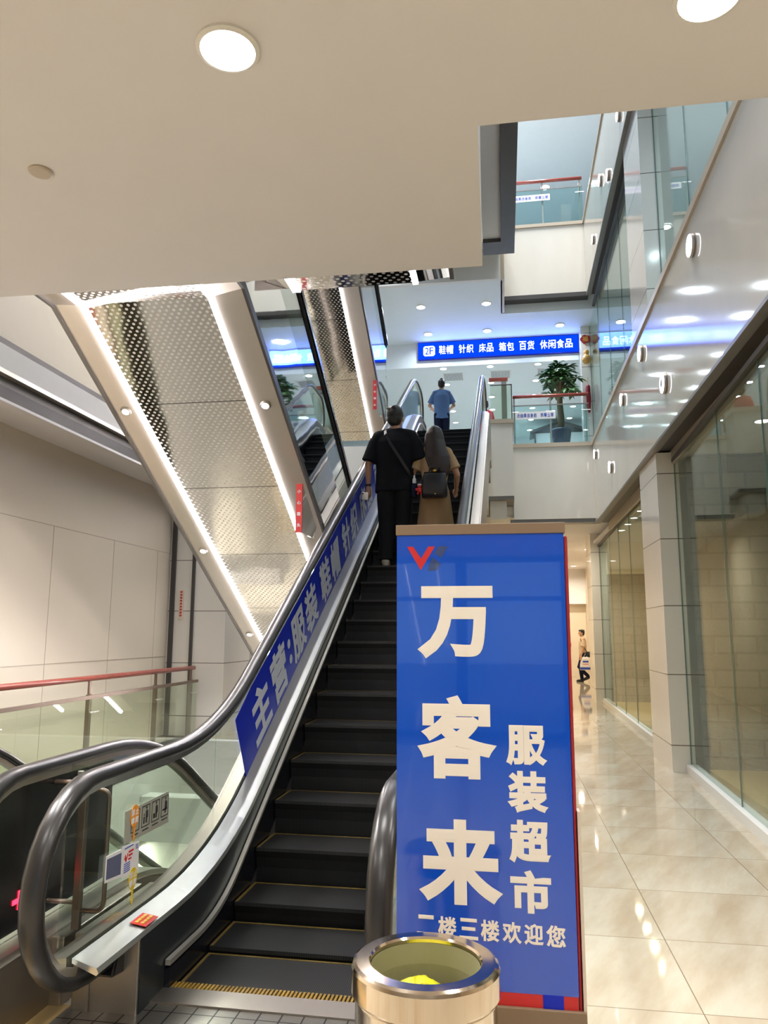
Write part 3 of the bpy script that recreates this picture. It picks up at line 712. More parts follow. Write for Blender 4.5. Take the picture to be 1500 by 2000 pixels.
# ------------------------------------------------------------------ escalators that cross on the left (rise towards the viewer)
def crossing(name, label, dz, ymax=13.4):
    t = thing(name, label, 'escalator', (-2.85, 9, dz), 0)
    def zu(y): return 4.40 if y < 5.52 else 4.40-.552*(y-5.52)
    base = [(4.80, 4.40), (5.52, 4.40), (ymax, zu(ymax))]
    path = [(y, z+dz) for y, z in base]
    def sw_(nm, prof, mt, parent=t, p=path, **k): return obj(nm, MB().sweep(p, prof), mt, parent, **k)
    # perforated mirror plates of the underside with texture coordinates
    for nm, a, c in (('underside_plate', 0, 1), ('underside_plate', 1, 2)):
        (ya, za), (yc, zc) = path[a], path[c]; L = math.hypot(yc-ya, zc-za)
        u0 = 0 if a == 0 else .72
        mb = MB().add([(-3.40, ya, za), (-2.32, ya, za), (-2.32, yc, zc), (-3.40, yc, zc), (-3.40, ya, za+.04), (-2.32, ya, za+.04), (-2.32, yc, zc+.04), (-3.40, yc, zc+.04)],
                      [(0, 1, 2, 3), (4, 5, 6, 7), (0, 1, 5, 4), (1, 2, 6, 5), (2, 3, 7, 6), (3, 0, 4, 7)],
                      [(0, u0), (1.08, u0), (1.08, u0+L), (0, u0+L)]*2)
        obj(nm, mb, M['perf'], t)
    for x0, x1 in ((-3.445, -3.40), (-2.32, -2.285)):
        sw_('led_strip', [(x0, -.02), (x0, .03), (x1, .03), (x1, -.02)], M['led'])
    if dz == 0:
        obj('led_strip', MB().prism([(-3.40, 5.50), (-2.5, 5.26), (-2.5, 5.29), (-3.40, 5.53)], 4.375, 4.40), M['led'], t)  # glowing diagonal bar drawn for the strip's reflection in the flat plate
    sw_('left_bevel', [(-3.68, .02), (-3.68, .06), (-3.445, .04), (-3.445, .0)], M['bevel'])
    sw_('left_bevel_edge', [(-3.71, .0), (-3.71, .12), (-3.68, .12), (-3.68, .0)], M['trim_grey'])
    sw_('right_bevel', [(-2.285, .0), (-2.285, .04), (-2.05, .09), (-2.04, .05)], M['bevel'])
    sw_('right_bevel_edge', [(-2.04, .05), (-2.04, .13), (-2.015, .13), (-2.015, .05)], M['trim_dark'])
    sw_('right_cladding', [(-2.04, .13), (-2.04, 1.05), (-2.02, 1.05), (-2.02, .13)], M['mirror'])
    sw_('left_cladding', [(-3.72, .12), (-3.72, 1.05), (-3.69, 1.05), (-3.69, .12)], M['steel_rough'])
    sw_('step_band', [(-3.4, .92), (-3.4, .98), (-2.3, .98), (-2.3, .92)], M['tread'])
    for s, xg in ((-1, -3.62), (1, -2.06)):
        sw_('balustrade_glass', [(xg-.006, 1.05), (xg-.006, 1.78), (xg+.006, 1.78), (xg+.006, 1.05)], M['glass_mirror'])
        sw_('handrail', [(xg-.04, 1.80), (xg-.04, 1.87), (xg-.02, 1.89), (xg+.02, 1.89), (xg+.04, 1.87), (xg+.04, 1.80)], M['rubber_black'])
        sw_('handrail_guide', [(xg-.02, 1.76), (xg-.02, 1.80), (xg+.02, 1.80), (xg+.02, 1.76)], M['trim_dark'])
    sl = math.atan(.552)
    for x, y, dd in ((-3.56, 6.60, .035), (-3.56, 8.65, .035), (-3.56, 10.45, .035), (-2.17, 6.62, .06), (-2.17, 9.9, .06)):
        z = zu(y)+dz+(.005 if x < -3 else .022)
        rot = Matrix.Rotation(-sl, 3, 'X')
        def disc(r0, r1, h0, h1):
            R = []
            for r, h in ((r0, h0), (r1, h1)):
                R.append([tuple(Vector((x, y, z))+rot @ Vector((r*math.cos(2*PI*k/20), r*math.sin(2*PI*k/20), h))) for k in range(20)])
            return MB().rings(R)
        d = obj('downlight', disc(.055, .045, 0, -.012), M['steel_rough'], t)
        obj('downlight_diffuser', disc(.034, .034, -.013, -.016), M['lamp'], d)
        if x < -3: area_light('strip_spot', tuple(Vector((x, y, z))+rot @ Vector((0, 0, -.03))), .06, 14, NEUT, rot=(-sl, 0, 0), parent=t)
    # light given by the strips
    for x in (-3.42, -2.30):
        ym = (5.5+ymax)/2; L = (ymax-5.5)/math.cos(sl)
        area_light('strip_lamp', (x, ym, zu(ym)+dz-.035), .03, 70, (1, .95, .96), size_y=L, rot=(-sl, 0, 0), parent=t)
    return t
crossing('escalator', 'crossing escalator at the left with bright light strips under its perforated mirror underside', 0, 12.9)
crossing('escalator', 'higher crossing escalator beyond the first, narrow dark perforated underside beside the ascending one', 5.09, 13.3)

# lower landing of the escalator above the ascending one
def upper_escalator():
    t = thing('escalator', 'underside end of the next escalator just beyond the near ceiling edge', 'escalator', (-1.06, 5, 4.2))
    mb = MB().add([(-1.44, 4.8, 4.22), (-.60, 4.8, 4.22), (-.60, 5.15, 4.22), (-1.44, 5.15, 4.22), (-1.44, 4.8, 4.26), (-.60, 4.8, 4.26), (-.60, 5.15, 4.26), (-1.44, 5.15, 4.26)],
                  [(0, 1, 2, 3), (4, 5, 6, 7), (0, 1, 5, 4), (1, 2, 6, 5), (2, 3, 7, 6), (3, 0, 4, 7)], [(0, 0), (.84, 0), (.84, .35), (0, .35)]*2)
    obj('underside_plate', mb, M['perf'], t)
    for x0, x1 in ((-1.50, -1.44), (-.60, -.56)): obj('led_strip', MB().box(x0, x1, 4.8, 5.15, 4.205, 4.25), M['led'], t)
    obj('left_bevel', MB().prism_y([(-1.80, 4.34), (-1.50, 4.22), (-1.50, 4.27), (-1.80, 4.4)], 4.8, 5.14), M['mirror'], t)
    obj('right_bevel', MB().prism_y([(-.56, 4.22), (-.33, 4.24), (-.33, 4.3), (-.56, 4.27)], 4.8, 5.14), M['mirror'], t)
    obj('edge_trim', MB().box(-.33, -.30, 4.8, 5.14, 4.22, 4.4), M['trim_dark'], t)
    p = [(5.15, 4.22), (14.6, 4.22+.577*9.45)]
    obj('truss', MB().sweep(p, [(-1.8, .02), (-1.8, 1.1), (-.45, 1.1), (-.45, .02)]), M['steel_rough'], t)
    for x in (-1.72, -.52):
        obj('balustrade_glass', MB().sweep(p, [(x-.006, 1.1), (x-.006, 1.8), (x+.006, 1.8), (x+.006, 1.1)]), M['glass_mirror'], t)
        obj('handrail', MB().sweep(p, [(x-.04, 1.8), (x-.04, 1.88), (x+.04, 1.88), (x+.04, 1.8)]), M['rubber_black'], t)
    return t
upper_escalator()

# ------------------------------------------------------------------ escalator going down to the basement at the left
def down_escalator():
    t = thing('escalator', 'descending escalator at the lower left with a black inner panel', 'escalator', (-2.9, 4.2, 0))
    s = -.577
    def off(d, y0, y1=11.6): # flat then descending; d = height above the floor
        return smooth_bend([(y0, d), (4.72+(1.05-1.05)/s, d), (y1, d+s*(y1-4.72))], .6)
    for sgn, x in ((1, -2.22), (-1, -3.52)):
        RPd = [(3.66, .262)]+arc(3.34, .66, .39, -92, -270)+off(1.05, 3.40)
        obj('handrail', MB().sweepn(RPd, [(x+dx, dn) for dx, dn in ((-.045, -.012), (-.05, .008), (-.042, .026), (-.02, .036), (.02, .036), (.042, .026), (.05, .008), (.045, -.012), (.03, -.018), (-.03, -.018))]), M['rubber'], t, smooth=True)
        obj('handrail_guide', MB().sweepn(RPd[2:], [(x-.022, -.05), (x-.022, -.018), (x+.022, -.018), (x+.022, -.05)]), M['steel_rough'], t)
        dk = off(.34, 3.1)
        L = [p for p in dk]; Uq = off(1.02, 3.34)
        obj('balustrade_glass', MB().prism_x(L+Uq[::-1]+arc(3.34, .66, .35, 90, 220, 8), x-.005, x+.005), M['glass_green'], t)
        obj('deck', MB().sweep(dk, [(x-.10, -.03), (x-.10, .0), (x+.10, .0), (x+.10, -.03)]), M['steel'], t)
        obj('skirt_panel', MB().sweep(dk, [(x-sgn*.10, -.36), (x-sgn*.10, -.03), (x-sgn*.085, -.03), (x-sgn*.085, -.36)]), M['dark_skirt'], t)
        obj('outer_cladding', MB().sweep(dk, [(x+sgn*.095, -.9), (x+sgn*.095, -.03), (x+sgn*.11, -.03), (x+sgn*.11, -.9)]), M['steel_rough'], t)
        obj('newel_inlet', MB().prism_x([(3.34, .2), (3.62, .16), (3.62, .32), (3.40, .32)], x-.06, x+.06), M['rubber_black'], t, bevel=.01)
    bp = obj('black_panel', MB().prism_x([(3.05, .37), (4.19, .37), (4.19, .985), (3.34, 1.0), (3.14, .95), (3.02, .80)], -2.213, -2.207), M['black'], t)
    pl = obj('newel_base', MB().box(-2.66, -2.05, 3.52, 4.3, 0, .30), M['steel_rough'], t, bevel=.006)
    h = MB()
    for dx in (0, .05):
        for dzz in (0, .03): h.cyl((-2.36+dx, 3.522, .10+dzz), (-2.36+dx, 3.514, .10+dzz), .008, 10)
    obj('bolt_hole', h, M['black'], pl)
    obj('floor_plate', MB().box(-3.45, -2.25, 2.2, 3.5, 0, .012), M['comb'], t)
    n0 = off(.0, 4.2); obj('step_band', MB().sweep(n0, [(-3.42, -.1), (-3.42, -.005), (-2.32, -.005), (-2.32, -.1)]), M['tread'], t)
    obj('truss', MB().sweep(off(-.15, 4.25), [(-3.55, -.9), (-3.55, -.02), (-2.2, -.02), (-2.2, -.9)]), M['trim_dark'], t)
    return t
down_escalator()
# red no-entry cross of light dots
t = MB()
cx, cy, cz = -2.206, 3.388, .497
for i in range(-5, 6):
    for j in (-1, 0, 1):
        if abs(i) < 6:
            for (u, v) in ((i, j), (j, i)):
                t.box(cx, cx+.004, cy+u*.0098-.0035, cy+u*.0098+.0035, cz+v*.0075-.0028, cz+v*.0075+.0028)
tag(obj('no_entry_light', t, M['led_red']), 'red dotted light cross glowing on the black panel at the lower left', 'indicator light')

# guard post between the two escalators
g = thing('guard_post', 'bronze post with two bent tube bars and a glass top between the two escalators', 'barrier', (-2.05, 3.62, 0))
obj('post', MB().box(-2.07, -2.03, 3.60, 3.63, .30, .98), M['bronze'], g, bevel=.004)
obj('glass_top', MB().box(-2.115, -2.02, 3.60, 3.61, .93, 1.055), M['glass_green'], g)
obj('clip', MB().box(-2.075, -2.045, 3.585, 3.60, .985, 1.03), M['steel'], g, bevel=.003)
def bent(pts, r=.05):
    out = [Vector(pts[0])]
    for i in range(1, len(pts)-1):
        p, a, c = Vector(pts[i]), Vector(pts[i-1]), Vector(pts[i+1]); s0 = p+(a-p).normalized()*r; s1 = p+(c-p).normalized()*r
        for k in range(7):
            q = k/6; out.append(s0*(1-q)**2+p*2*q*(1-q)+s1*q*q)
    return out+[Vector(pts[-1])]
obj('tube_bar', MB().tube(bent([(-2.06, 3.615, .972), (-2.245, 3.615, .972), (-2.245, 3.615, .42), (-2.06, 3.615, .42)]), .011), M['bronze'], g, smooth=True)
obj('tube_bar', MB().tube(bent([(-2.04, 3.615, .94), (-1.915, 3.615, .94), (-1.915, 3.615, .385), (-2.04, 3.615, .385)]), .011), M['bronze'], g, smooth=True)
# railing along the left gallery
r = thing('balustrade', 'glass balustrade with a red wooden handrail along the left wall', 'railing', (-5.15, 8, 0))
obj('handrail', MB().tube([(-5.15, 4.4, 1.14), (-5.15, 12.32, 1.12)], .036, 14), M['wood_red'], r, smooth=True)
for y in (5.4, 7.15, 9.05, 10.9, 12.2):
    p = obj('post', MB().box(-5.175, -5.125, y-.03, y+.03, 0, .93), M['bronze'], r)
    obj('post_neck', MB().box(-5.163, -5.137, y-.022, y+.022, .93, 1.11), M['bronze'], p)
    obj('clamp', MB().cyl((-5.12, y-.02, .72), (-5.05, y-.02, .72), .011, 10).cyl((-5.065, y-.1, .72), (-5.065, y+.1, .72), .009, 10), M['steel'], p)
obj('top_channel', MB().box(-5.085, -5.055, 4.45, 12.3, .885, .93), M['bronze'], r)
ys = [4.5, 5.65, 7.5, 9.4, 11.2, 12.28]
for a, c in zip(ys, ys[1:]): obj('glass_panel', MB().box(-5.076, -5.064, a+.006, c-.006, -.15, .885), M['glass_green'], r)
tag(obj('notice_strip', MB().box(-5.50, -5.42, 12.385, 12.399, 1.93, 2.42), plain('cream_notice', lin(226, 206, 186), .5)), 'narrow vertical notice with red print between the dark posts', 'notice')
no = bpy.data.objects['notice_strip']
mk = MB()
for k in range(9): mk.box(-5.478, -5.442, 12.382, 12.386, 2.375-.05*k, 2.405-.05*k)
obj('red_print', mk, M['print_red'], no)
# ------------------------------------------------------------------ blue standing sign box
sg = thing('sign_board', 'tall blue standing sign board with cream lettering beside the escalator', 'sign', (-.07, 2.75, 0))
SY = 2.70; KS = SY/3.78
def sp(x, z): return (x*KS, 1.7+(z-1.7)*KS)
SX0, SX1 = -.526*KS, .312*KS
ST = sp(0, 2.19)[1]; SB = sp(0, .095)[1]
obj('case', MB().box(SX0+.004, SX1-.010, SY+.010, SY+.095, .30, ST), M['beige_frame'], sg, bevel=.003)
bd = obj('front_panel', MB().box(SX0, SX1-.010, SY, SY+.010, SB, ST), M['sign_blue'], sg)
obj('side_frame', MB().box(SX1+.004, SX1+.014, SY-.002, SY+.05, .28, 1.12), M['beige_frame'], sg)
obj('cap', MB().box(SX0-.003, SX1-.004, SY-.006, SY+.10, ST, sp(0, 2.242)[1]), M['brown'], sg, bevel=.002)
obj('plinth', MB().box(SX0, SX1+.012, SY-.012, SY+.10, 0, SB-.04), M['brown'], sg, bevel=.003)
obj('red_side_cloth', MB().prism([(SX1-.009, SY+.002), (SX1-.001, SY+.001), (SX1+.004, SY+.02), (SX1+.004, SY+.06), (SX1-.009, SY+.06)], .50, ST-.01), M['red_dark'], sg, bevel=.004)
obj('base_band', MB().box(SX0, SX1-.012, SY+.001, SY+.010, SB-.04, SB), M['red'], sg)
obj('base_band', MB().box(-.075, -.05, SY-.001, SY+.009, SB-.04, SB), M['yellow_paint'], sg)
obj('base_band', MB().box(.10, .165, SY-.001, SY+.009, SB-.04, SB), M['panel_blue'], sg)
NF = (0, -1, 0)
for ch, x, z, w, h in (('万', -.237, 1.756, .372, .354), ('客', -.235, 1.21, .381, .389), ('来', -.224, .643, .39, .378), ('服', .0935, 1.178, .191, .185), ('装', .0945, .967, .189, .189),
                       ('超', .0985, .747, .191, .19), ('市', .0975, .528, .185, .187)):
    q = sp(x, z); lettering('lettering', ch, (q[0], SY-.0005, q[1]), (1, 0, 0), (0, 0, 1), 1, M['sign_cream'], bd, bold=.042, n=NF, fit=(w*KS, h*KS), depth=.0012)
q = sp(-.091, .350); letter_row('二楼三楼欢迎您', (q[0], SY-.0005, q[1]), (1, 0, -.02), (0, 0, 1), M['sign_cream'], bd, .69*KS, .092*KS, bold=.03, n=NF, depth=.0012)
def flat(poly, y, d=.0012): return MB().prism_y([sp(*p) for p in poly], y-d, y)
# two-part chevron emblem
obj('emblem', flat([(-.474, 2.132), (-.443, 2.132), (-.403, 2.072), (-.366, 2.132), (-.333, 2.132), (-.405, 2.014)], SY-.0002), M['red'], bd)
obj('emblem', flat([(-.316, 2.132), (-.269, 2.132), (-.300, 2.075), (-.335, 2.098)], SY-.0002), M['logo_dark'], bd)
obj('emblem', flat([(-.347, 2.078), (-.305, 2.045), (-.322, 2.014), (-.372, 2.010)], SY-.0002), M['logo_dark'], bd)

# ------------------------------------------------------------------ bin
bc = (-.223, 2.16, 0); BR = .196
bn = thing('trash_bin', 'round polished steel trash bin in front of the blue sign board', 'bin', bc)
obj('body', MB().lathe([(BR-.010, .04), (BR-.010, .760), (BR-.005, .772), (BR-.018, .772), (BR-.025, .3), (BR-.025, .05), (.01, .05), (.01, .04)], bc, 64), M['bin'], bn, smooth=True)
obj('foot_ring', MB().lathe([(BR-.006, 0), (BR-.006, .04), (BR-.03, .04), (BR-.03, 0)], bc, 64), M['trim_dark'], bn)
obj('rim', MB().lathe([(BR-.003, .772), (BR, .778), (BR, .836), (BR-.004, .844), (BR-.012, .849), (BR-.046, .850), (BR-.050, .844), (BR-.050, .775), (BR-.042, .772)], bc, 160), M['bin'], bn)
obj('liner', MB().lathe([(BR-.051, .835), (BR-.053, .795), (BR-.042, .789), (BR-.055, .783), (BR-.057, .48), (.01, .48), (.01, .485), (BR-.060, .486), (BR-.058, .783)], bc, 96), M['bin_in'], bn)
def crumple(c, rx, ry, rz, seed, n=26):
    rnd = random.Random(seed); R = []
    for i in range(1, 12):
        a = PI*i/12; ring = []
        for k in range(n):
            q = 2*PI*k/n; w = 1+.16*math.sin(3*q+seed)+.12*math.sin(7*q+i)+rnd.uniform(-.06, .06)
            ring.append((c[0]+rx*w*math.sin(a)*math.cos(q), c[1]+ry*w*math.sin(a)*math.sin(q), c[2]-rz*math.cos(a)*(1+rnd.uniform(-.08, .08))))
        R.append(ring)
    return MB().rings(R)
tag(obj('plastic_bag', crumple((bc[0]-.015, bc[1]-.02, .735), .10, .095, .07, 3), M['bag_yellow'], smooth=True), 'crumpled yellow green plastic bag inside the steel bin', 'bag')

# ------------------------------------------------------------------ stickers and notices on the escalator glass
GX = RX-.66-.018+.004
def plate(name, label, cat, yz, mat, d=.002, x=GX):
    t = tag(obj(name, MB().prism_x(yz, x, x+d), M[mat]), label, cat); return t
gs = plate('safety_sign', 'grey pictogram safety sign on the near escalator glass', 'sign', [(3.505, .721), (3.984, .712), (3.975, .870), (3.502, .868)], 'sticker_grey')
for k in range(4):
    y0 = 3.565+.108*k
    fr = MB()
    for (a, c, e, f) in ((0, .085, 0, .004), (0, .085, .096, .10), (0, .004, .004, .096), (.081, .085, .004, .096)): fr.box(GX+.002, GX+.003, y0+a, y0+c, .755+e, .755+f)
    if k:
        fr.capsule([(GX+.0025, y0+.05, .80), (GX+.0025, y0+.05, .825)], [.008, .008], 8); fr.ell((GX+.0025, y0+.05, .842), (.001, .008, .008), 8)
        fr.box(GX+.002, GX+.003, y0+.042, y0+.048, .77, .80); fr.box(GX+.002, GX+.003, y0+.053, y0+.059, .77, .80)
        if k == 1: fr.ell((GX+.0025, y0+.025, .812), (.001, .006, .006), 8); fr.box(GX+.002, GX+.003, y0+.019, y0+.031, .77, .803)
        if k == 2: fr.box(GX+.002, GX+.003, y0+.018, y0+.036, .772, .795)
        if k == 3: fr.box(GX+.002, GX+.003, y0+.016, y0+.07, .785, .793)
    fr.box(GX+.002, GX+.003, y0+.01, y0+.075, .738, .743)
    obj('pictogram', fr, M['print_black'], gs)
def balloon(name, label, c, ry, rz, mat, tail):
    pts = [(c[0]+ry*math.cos(2*PI*k/24), c[1]+rz*math.sin(2*PI*k/24)) for k in range(24)]
    t = plate(name, label, 'sticker', pts, mat, .0015, GX+.0035)
    obj('sticker_tail', MB().prism_x([(c[0]-.012, c[1]-rz*.95), (c[0]+.012, c[1]-rz*.95), (c[0]+.006, c[1]-rz-tail*.5), (c[0]+.014, c[1]-rz-tail*.6), (c[0], c[1]-rz-tail), (c[0]-.014, c[1]-rz-tail*.6), (c[0]-.006, c[1]-rz-tail*.5)], GX+.0035, GX+.005), M[mat], t)
    for k, ch in enumerate('禁止攀爬' if mat == 'orange' else '禁止攀爬'):
        lettering('lettering', ch, (GX+.0052, c[0]+(-.019 if k % 2 == 0 else .019), c[1]+(.018 if k < 2 else -.02)), (0, 1, 0), (0, 0, 1), .032, M['sticker_white'], t, bold=.03, n=(1, 0, 0), depth=.0006)
    return t
balloon('balloon_sticker', 'orange balloon shaped sticker on the grey safety sign', (3.595, .83), .045, .052, 'orange', .07)
balloon('balloon_sticker', 'yellow balloon shaped sticker below the paper notices on the escalator glass', (3.607, .545), .042, .048, 'sticker_yellow', .075)
n1 = plate('notice', 'slate printed notice at the left of the pair on the escalator glass', 'notice', [(3.345, .600), (3.492, .585), (3.490, .708), (3.348, .712)], 'sticker_white')
obj('printed_block', MB().prism_x([(3.352, .612), (3.486, .598), (3.485, .692), (3.353, .698)], GX+.002, GX+.0026), M['sticker_slate'], n1)
n2 = plate('notice', 'white notice with red and blue print on the escalator glass', 'notice', [(3.497, .576), (3.664, .562), (3.660, .699), (3.494, .716)], 'sticker_white')
q = MB(); q.prism_x([(3.515, .655), (3.525, .675), (3.535, .655), (3.545, .675), (3.552, .672), (3.535, .635)], GX+.002, GX+.0027)
for k in range(3): q.box(GX+.002, GX+.0027, 3.555, 3.605-.01*k, .672-.016*k, .681-.016*k)
obj('red_print', q, M['print_red'], n2)
obj('blue_print', MB().box(GX+.002, GX+.0027, 3.515, 3.60, .697, .702), M['print_blue'], n2)
q = MB()
for k in range(5): q.box(GX+.002, GX+.0027, 3.515, 3.575, .592+.009*k, .596+.009*k)
obj('blue_print', q, M['print_blue'], n2)
q = MB()
for k in range(3): q.box(GX+.002, GX+.0027, 3.625, 3.65, .672+.008*k, .676+.008*k)
obj('blue_print', q, M['print_blue'], n2)
ds = MB().extr([(-1.735, 3.53, .3745), (-1.665, 3.55, .3545), (-1.665, 3.68, .3545), (-1.735, 3.66, .3745)], [(-1.735, 3.53, .3765), (-1.665, 3.55, .3565), (-1.665, 3.68, .3565), (-1.735, 3.66, .3765)])
d_ = tag(obj('deck_sticker', ds, M['red']), 'small red sticker with gold marks on the steel deck near the newel', 'sticker')
q = MB()
for k in range(4): q.box(-1.722, -1.706, 3.55+.027*k, 3.57+.027*k, .364, .374); q.box(-1.698, -1.682, 3.56+.027*k, 3.58+.027*k, .357, .367)
obj('gold_print', q, M['gold'], d_)
# anti-collision boards where the hand rails pass under the crossing escalators
def guard(label, y, z, x0=-2.0):
    t = thing('warning_board', label, 'warning board', (x0, y, z))
    h = .50
    obj('clear_board', MB().prism_x([(y, z-h), (y, z), (y+.62, z-.36), (y+.5, z-.5)], x0+.0, x0+.006), M['acrylic'], t)
    rp = obj('red_strip', MB().prism_y([(x0-.055, z-h), (x0+.01, z-h), (x0+.01, z), (x0-.055, z)], y-.02, y), M['red'], t)
    for k, ch in enumerate('小心碰头'):
        lettering('lettering', ch, (x0-.022, y-.0205, z-.08-.115*k), (1, 0, 0), (0, 0, 1), .04, M['sticker_white'], rp, bold=.03, n=NF)
    return t
guard('red and clear hanging warning board over the blue lettered panel', 7.36, 3.2)
guard('red and clear hanging warning board beside the head of the dark haired man', 11.9, 5.84)

# ------------------------------------------------------------------ upper gallery: lit sign, railing, plant, ornaments
ls = thing('lit_sign', 'long lit blue sign with white lettering under the upper gallery ceiling', 'sign', (0, 18.8, 8.97))
obj('sign_case', MB().box(-2.06, 2.02, 18.76, 18.85, 8.73, 9.19), M['panel_blue'], ls)
fc = obj('sign_face', MB().box(-2.05, 2.01, 18.75, 18.76, 8.74, 9.18), M['neon_blue'], ls)
sq = [(-1.915+.30*(.5+.5*a)+dx, 8.95+.135*b+dzz) for a, b, dx, dzz in ((-1, -1, .04, 0), (1, -1, -.04, 0), (1, -1, 0, .04), (1, 1, 0, -.04), (1, 1, -.04, 0), (-1, 1, .04, 0), (-1, 1, 0, -.04), (-1, -1, 0, .04))]
obj('floor_badge', MB().prism_y(sq, 18.742, 18.75), M['neon_white'], fc)
letter_row('2F', (-1.765, 18.741, 8.95), (1, 0, 0), (0, 0, 1), M['neon_blue'], fc, .23, .19, bold=.01, n=NF)
for wd, x0, x1 in (('鞋帽', -1.52, -1.13), ('针织', -1.01, -.61), ('床品', -.49, -.10), ('箱包', .02, .42), ('百货', .53, .93), ('休闲食品', 1.05, 1.88)):
    letter_row(wd, ((x0+x1)/2, 18.75, 8.965), (1, 0, 0), (0, 0, 1), M['neon_white'], fc, x1-x0, .235, bold=.012, n=NF)
area_light('lit_sign_glow', (0, 18.70, 8.97), .4, 26, (.12, .25, 1), size_y=4.0, rot=(PI/2, 0, PI/2*0), parent=ls)
bpy.data.objects['lit_sign_glow'].rotation_euler = (-PI/2, 0, 0); bpy.data.objects['lit_sign_glow'].data.size = 4.0; bpy.data.objects['lit_sign_glow'].data.size_y = .4
for k, x0 in enumerate((-1.5, -.22, 1.03)):
    v = thing('air_vent', 'slatted ceiling air vent', 'vent', (x0, 20.1, 8.7), 0, 'ceiling air vents')
    v['label'] = ('slatted ceiling air vent above the man in the blue shirt', 'slatted ceiling air vent above the tall end glass', 'slatted ceiling air vent partly hidden behind the leafy plant')[k]
    obj('vent_frame', MB().box(x0, x0+.56, 19.8, 20.42, 8.69, 8.7), M['plastic_white'], v)
    q = MB()
    for i in range(14): q.box(x0+.03+i*.036, x0+.05+i*.036, 19.83, 20.39, 8.683, 8.69)
    obj('vent_slats', q, M['vent'], v)
def gallery_rail(name, label, y, zf, x0, x1, ztop, zglass):
    t = thing(name, label, 'railing', (x0, y, zf))
    obj('handrail', MB().tube([(x0, y+.02, ztop), (x1, y+.02, ztop)], .04, 12), M['wood_red'], t, smooth=True)
    obj('glass_panel', MB().box(x0+.02, (x0+x1)/2-.01, y-.006, y+.006, zf, zglass), M['glass_rail'], t)
    obj('glass_panel', MB().box((x0+x1)/2+.01, x1, y-.006, y+.006, zf, zglass), M['glass_rail'], t)
    obj('glass_top_channel', MB().box(x0, x1, y-.009, y+.009, zglass-.015, zglass+.01), M['trim_grey'], t)
    for x in (x0+.03, (x0+x1)/2, x1-.06):
        p = obj('post', MB().box(x-.02, x+.02, y+.03, y+.06, zf-.2, ztop), M['steel_rough'], t)
        obj('clamp', MB().cyl((x-.1, y+.0, zglass-.15), (x+.1, y+.0, zglass-.15), .009, 8).cyl((x, y+.04, zglass-.15), (x, y-.01, zglass-.15), .011, 8), M['steel'], p)
    return t
gallery_rail('balustrade', 'glass balustrade with red handrail on the upper gallery under the lit sign', 17.05, 5.95, .31, 2.0, 7.08, 6.86)
gallery_rail('balustrade', 'glass balustrade with red handrail on the topmost gallery', 17.05, 11.28, .2, 2.05, 12.42, 12.2)
eg = thing('end_glass', 'tall narrow end glass with a red cap beside the escalator head', 'glass panel', (0, 17.0, 6.29))
obj('glass_panel', MB().box(-.2, .29, 16.99, 17.0, 6.29, 7.35), M['glass_green'], eg)
obj('glass_frame', MB().box(.275, .30, 16.975, 17.01, 6.0, 7.37).box(-.2, .275, 16.985, 17.005, 7.35, 7.37), M['trim_dark'], eg)
obj('post', MB().box(.06, .18, 17.02, 17.08, 6.2, 7.5), M['steel_rough'], eg)
obj('handrail', MB().box(-.22, .21, 17.0, 17.09, 7.46, 7.55), M['wood_red'], eg, bevel=.01)
def warn(label, x0, x1, z0, z1, y):
    t = tag(obj('warning_strip', MB().box(x0, x1, y, y+.003, z0, z1), M['sticker_white']), label, 'sign')
    letter_row('禁止攀爬 违者后果自负', ((x0+x1)/2, y-.001, (z0+z1)/2), (-1, 0, 0), (0, 0, 1), M['print_blue'], t, (x1-x0)*.92, (z1-z0)*.52, bold=.02, n=NF, depth=.001)
warn('white strip with mirrored writing on the glass of the upper gallery balustrade', .36, 1.26, 6.53, 6.71, 17.035)
warn('white strip with mirrored writing on the glass of the topmost gallery balustrade', .36, 1.30, 11.90, 12.06, 17.035)
# potted tree
pt = thing('potted_tree', 'leafy potted tree on a bare trunk behind the upper gallery glass', 'plant', (1.42, 17.6, F2))
pcx, pcy = 1.42, 17.6
obj('pot', MB().lathe([(.01, 0), (.17, 0), (.19, .3), (.235, .62), (.235, .66), (.21, .66), (.20, .60), (.01, .58)], (pcx, pcy, 5.75), 28), M['pot'], pt, smooth=True)
obj('trunk', MB().tube([(pcx, pcy, 6.3), (pcx+.01, pcy, 6.7), (pcx-.01, pcy, 7.05), (pcx, pcy, 7.35)], [.085, .075, .068, .06], 14), M['bark'], pt, smooth=True)
br = MB(); lf = MB(); rnd = random.Random(5)
def leaf(mb, p, d, L, w):
    d = d.normalized(); side = d.cross(Vector((0, 0, 1)))
    side = side.normalized() if side.length > .1 else Vector((1, 0, 0))
    n = side.cross(d); P = []
    for q, ww, dr in ((0, .05, 0), (.25, .6, .02), (.55, 1, -.02), (.8, .7, -.12), (1, .04, -.26)):
        c = p+d*L*q+Vector((0, 0, dr*L)); P.append((c-side*w*ww*.5, c+n*.012*ww, c+side*w*ww*.5))
    vs = [tuple(v) for r in P for v in r]; fs = []
    for i in range(4):
        for j in range(2): fs.append((i*3+j, i*3+j+1, (i+1)*3+j+1, (i+1)*3+j))
    mb.add(vs, fs)
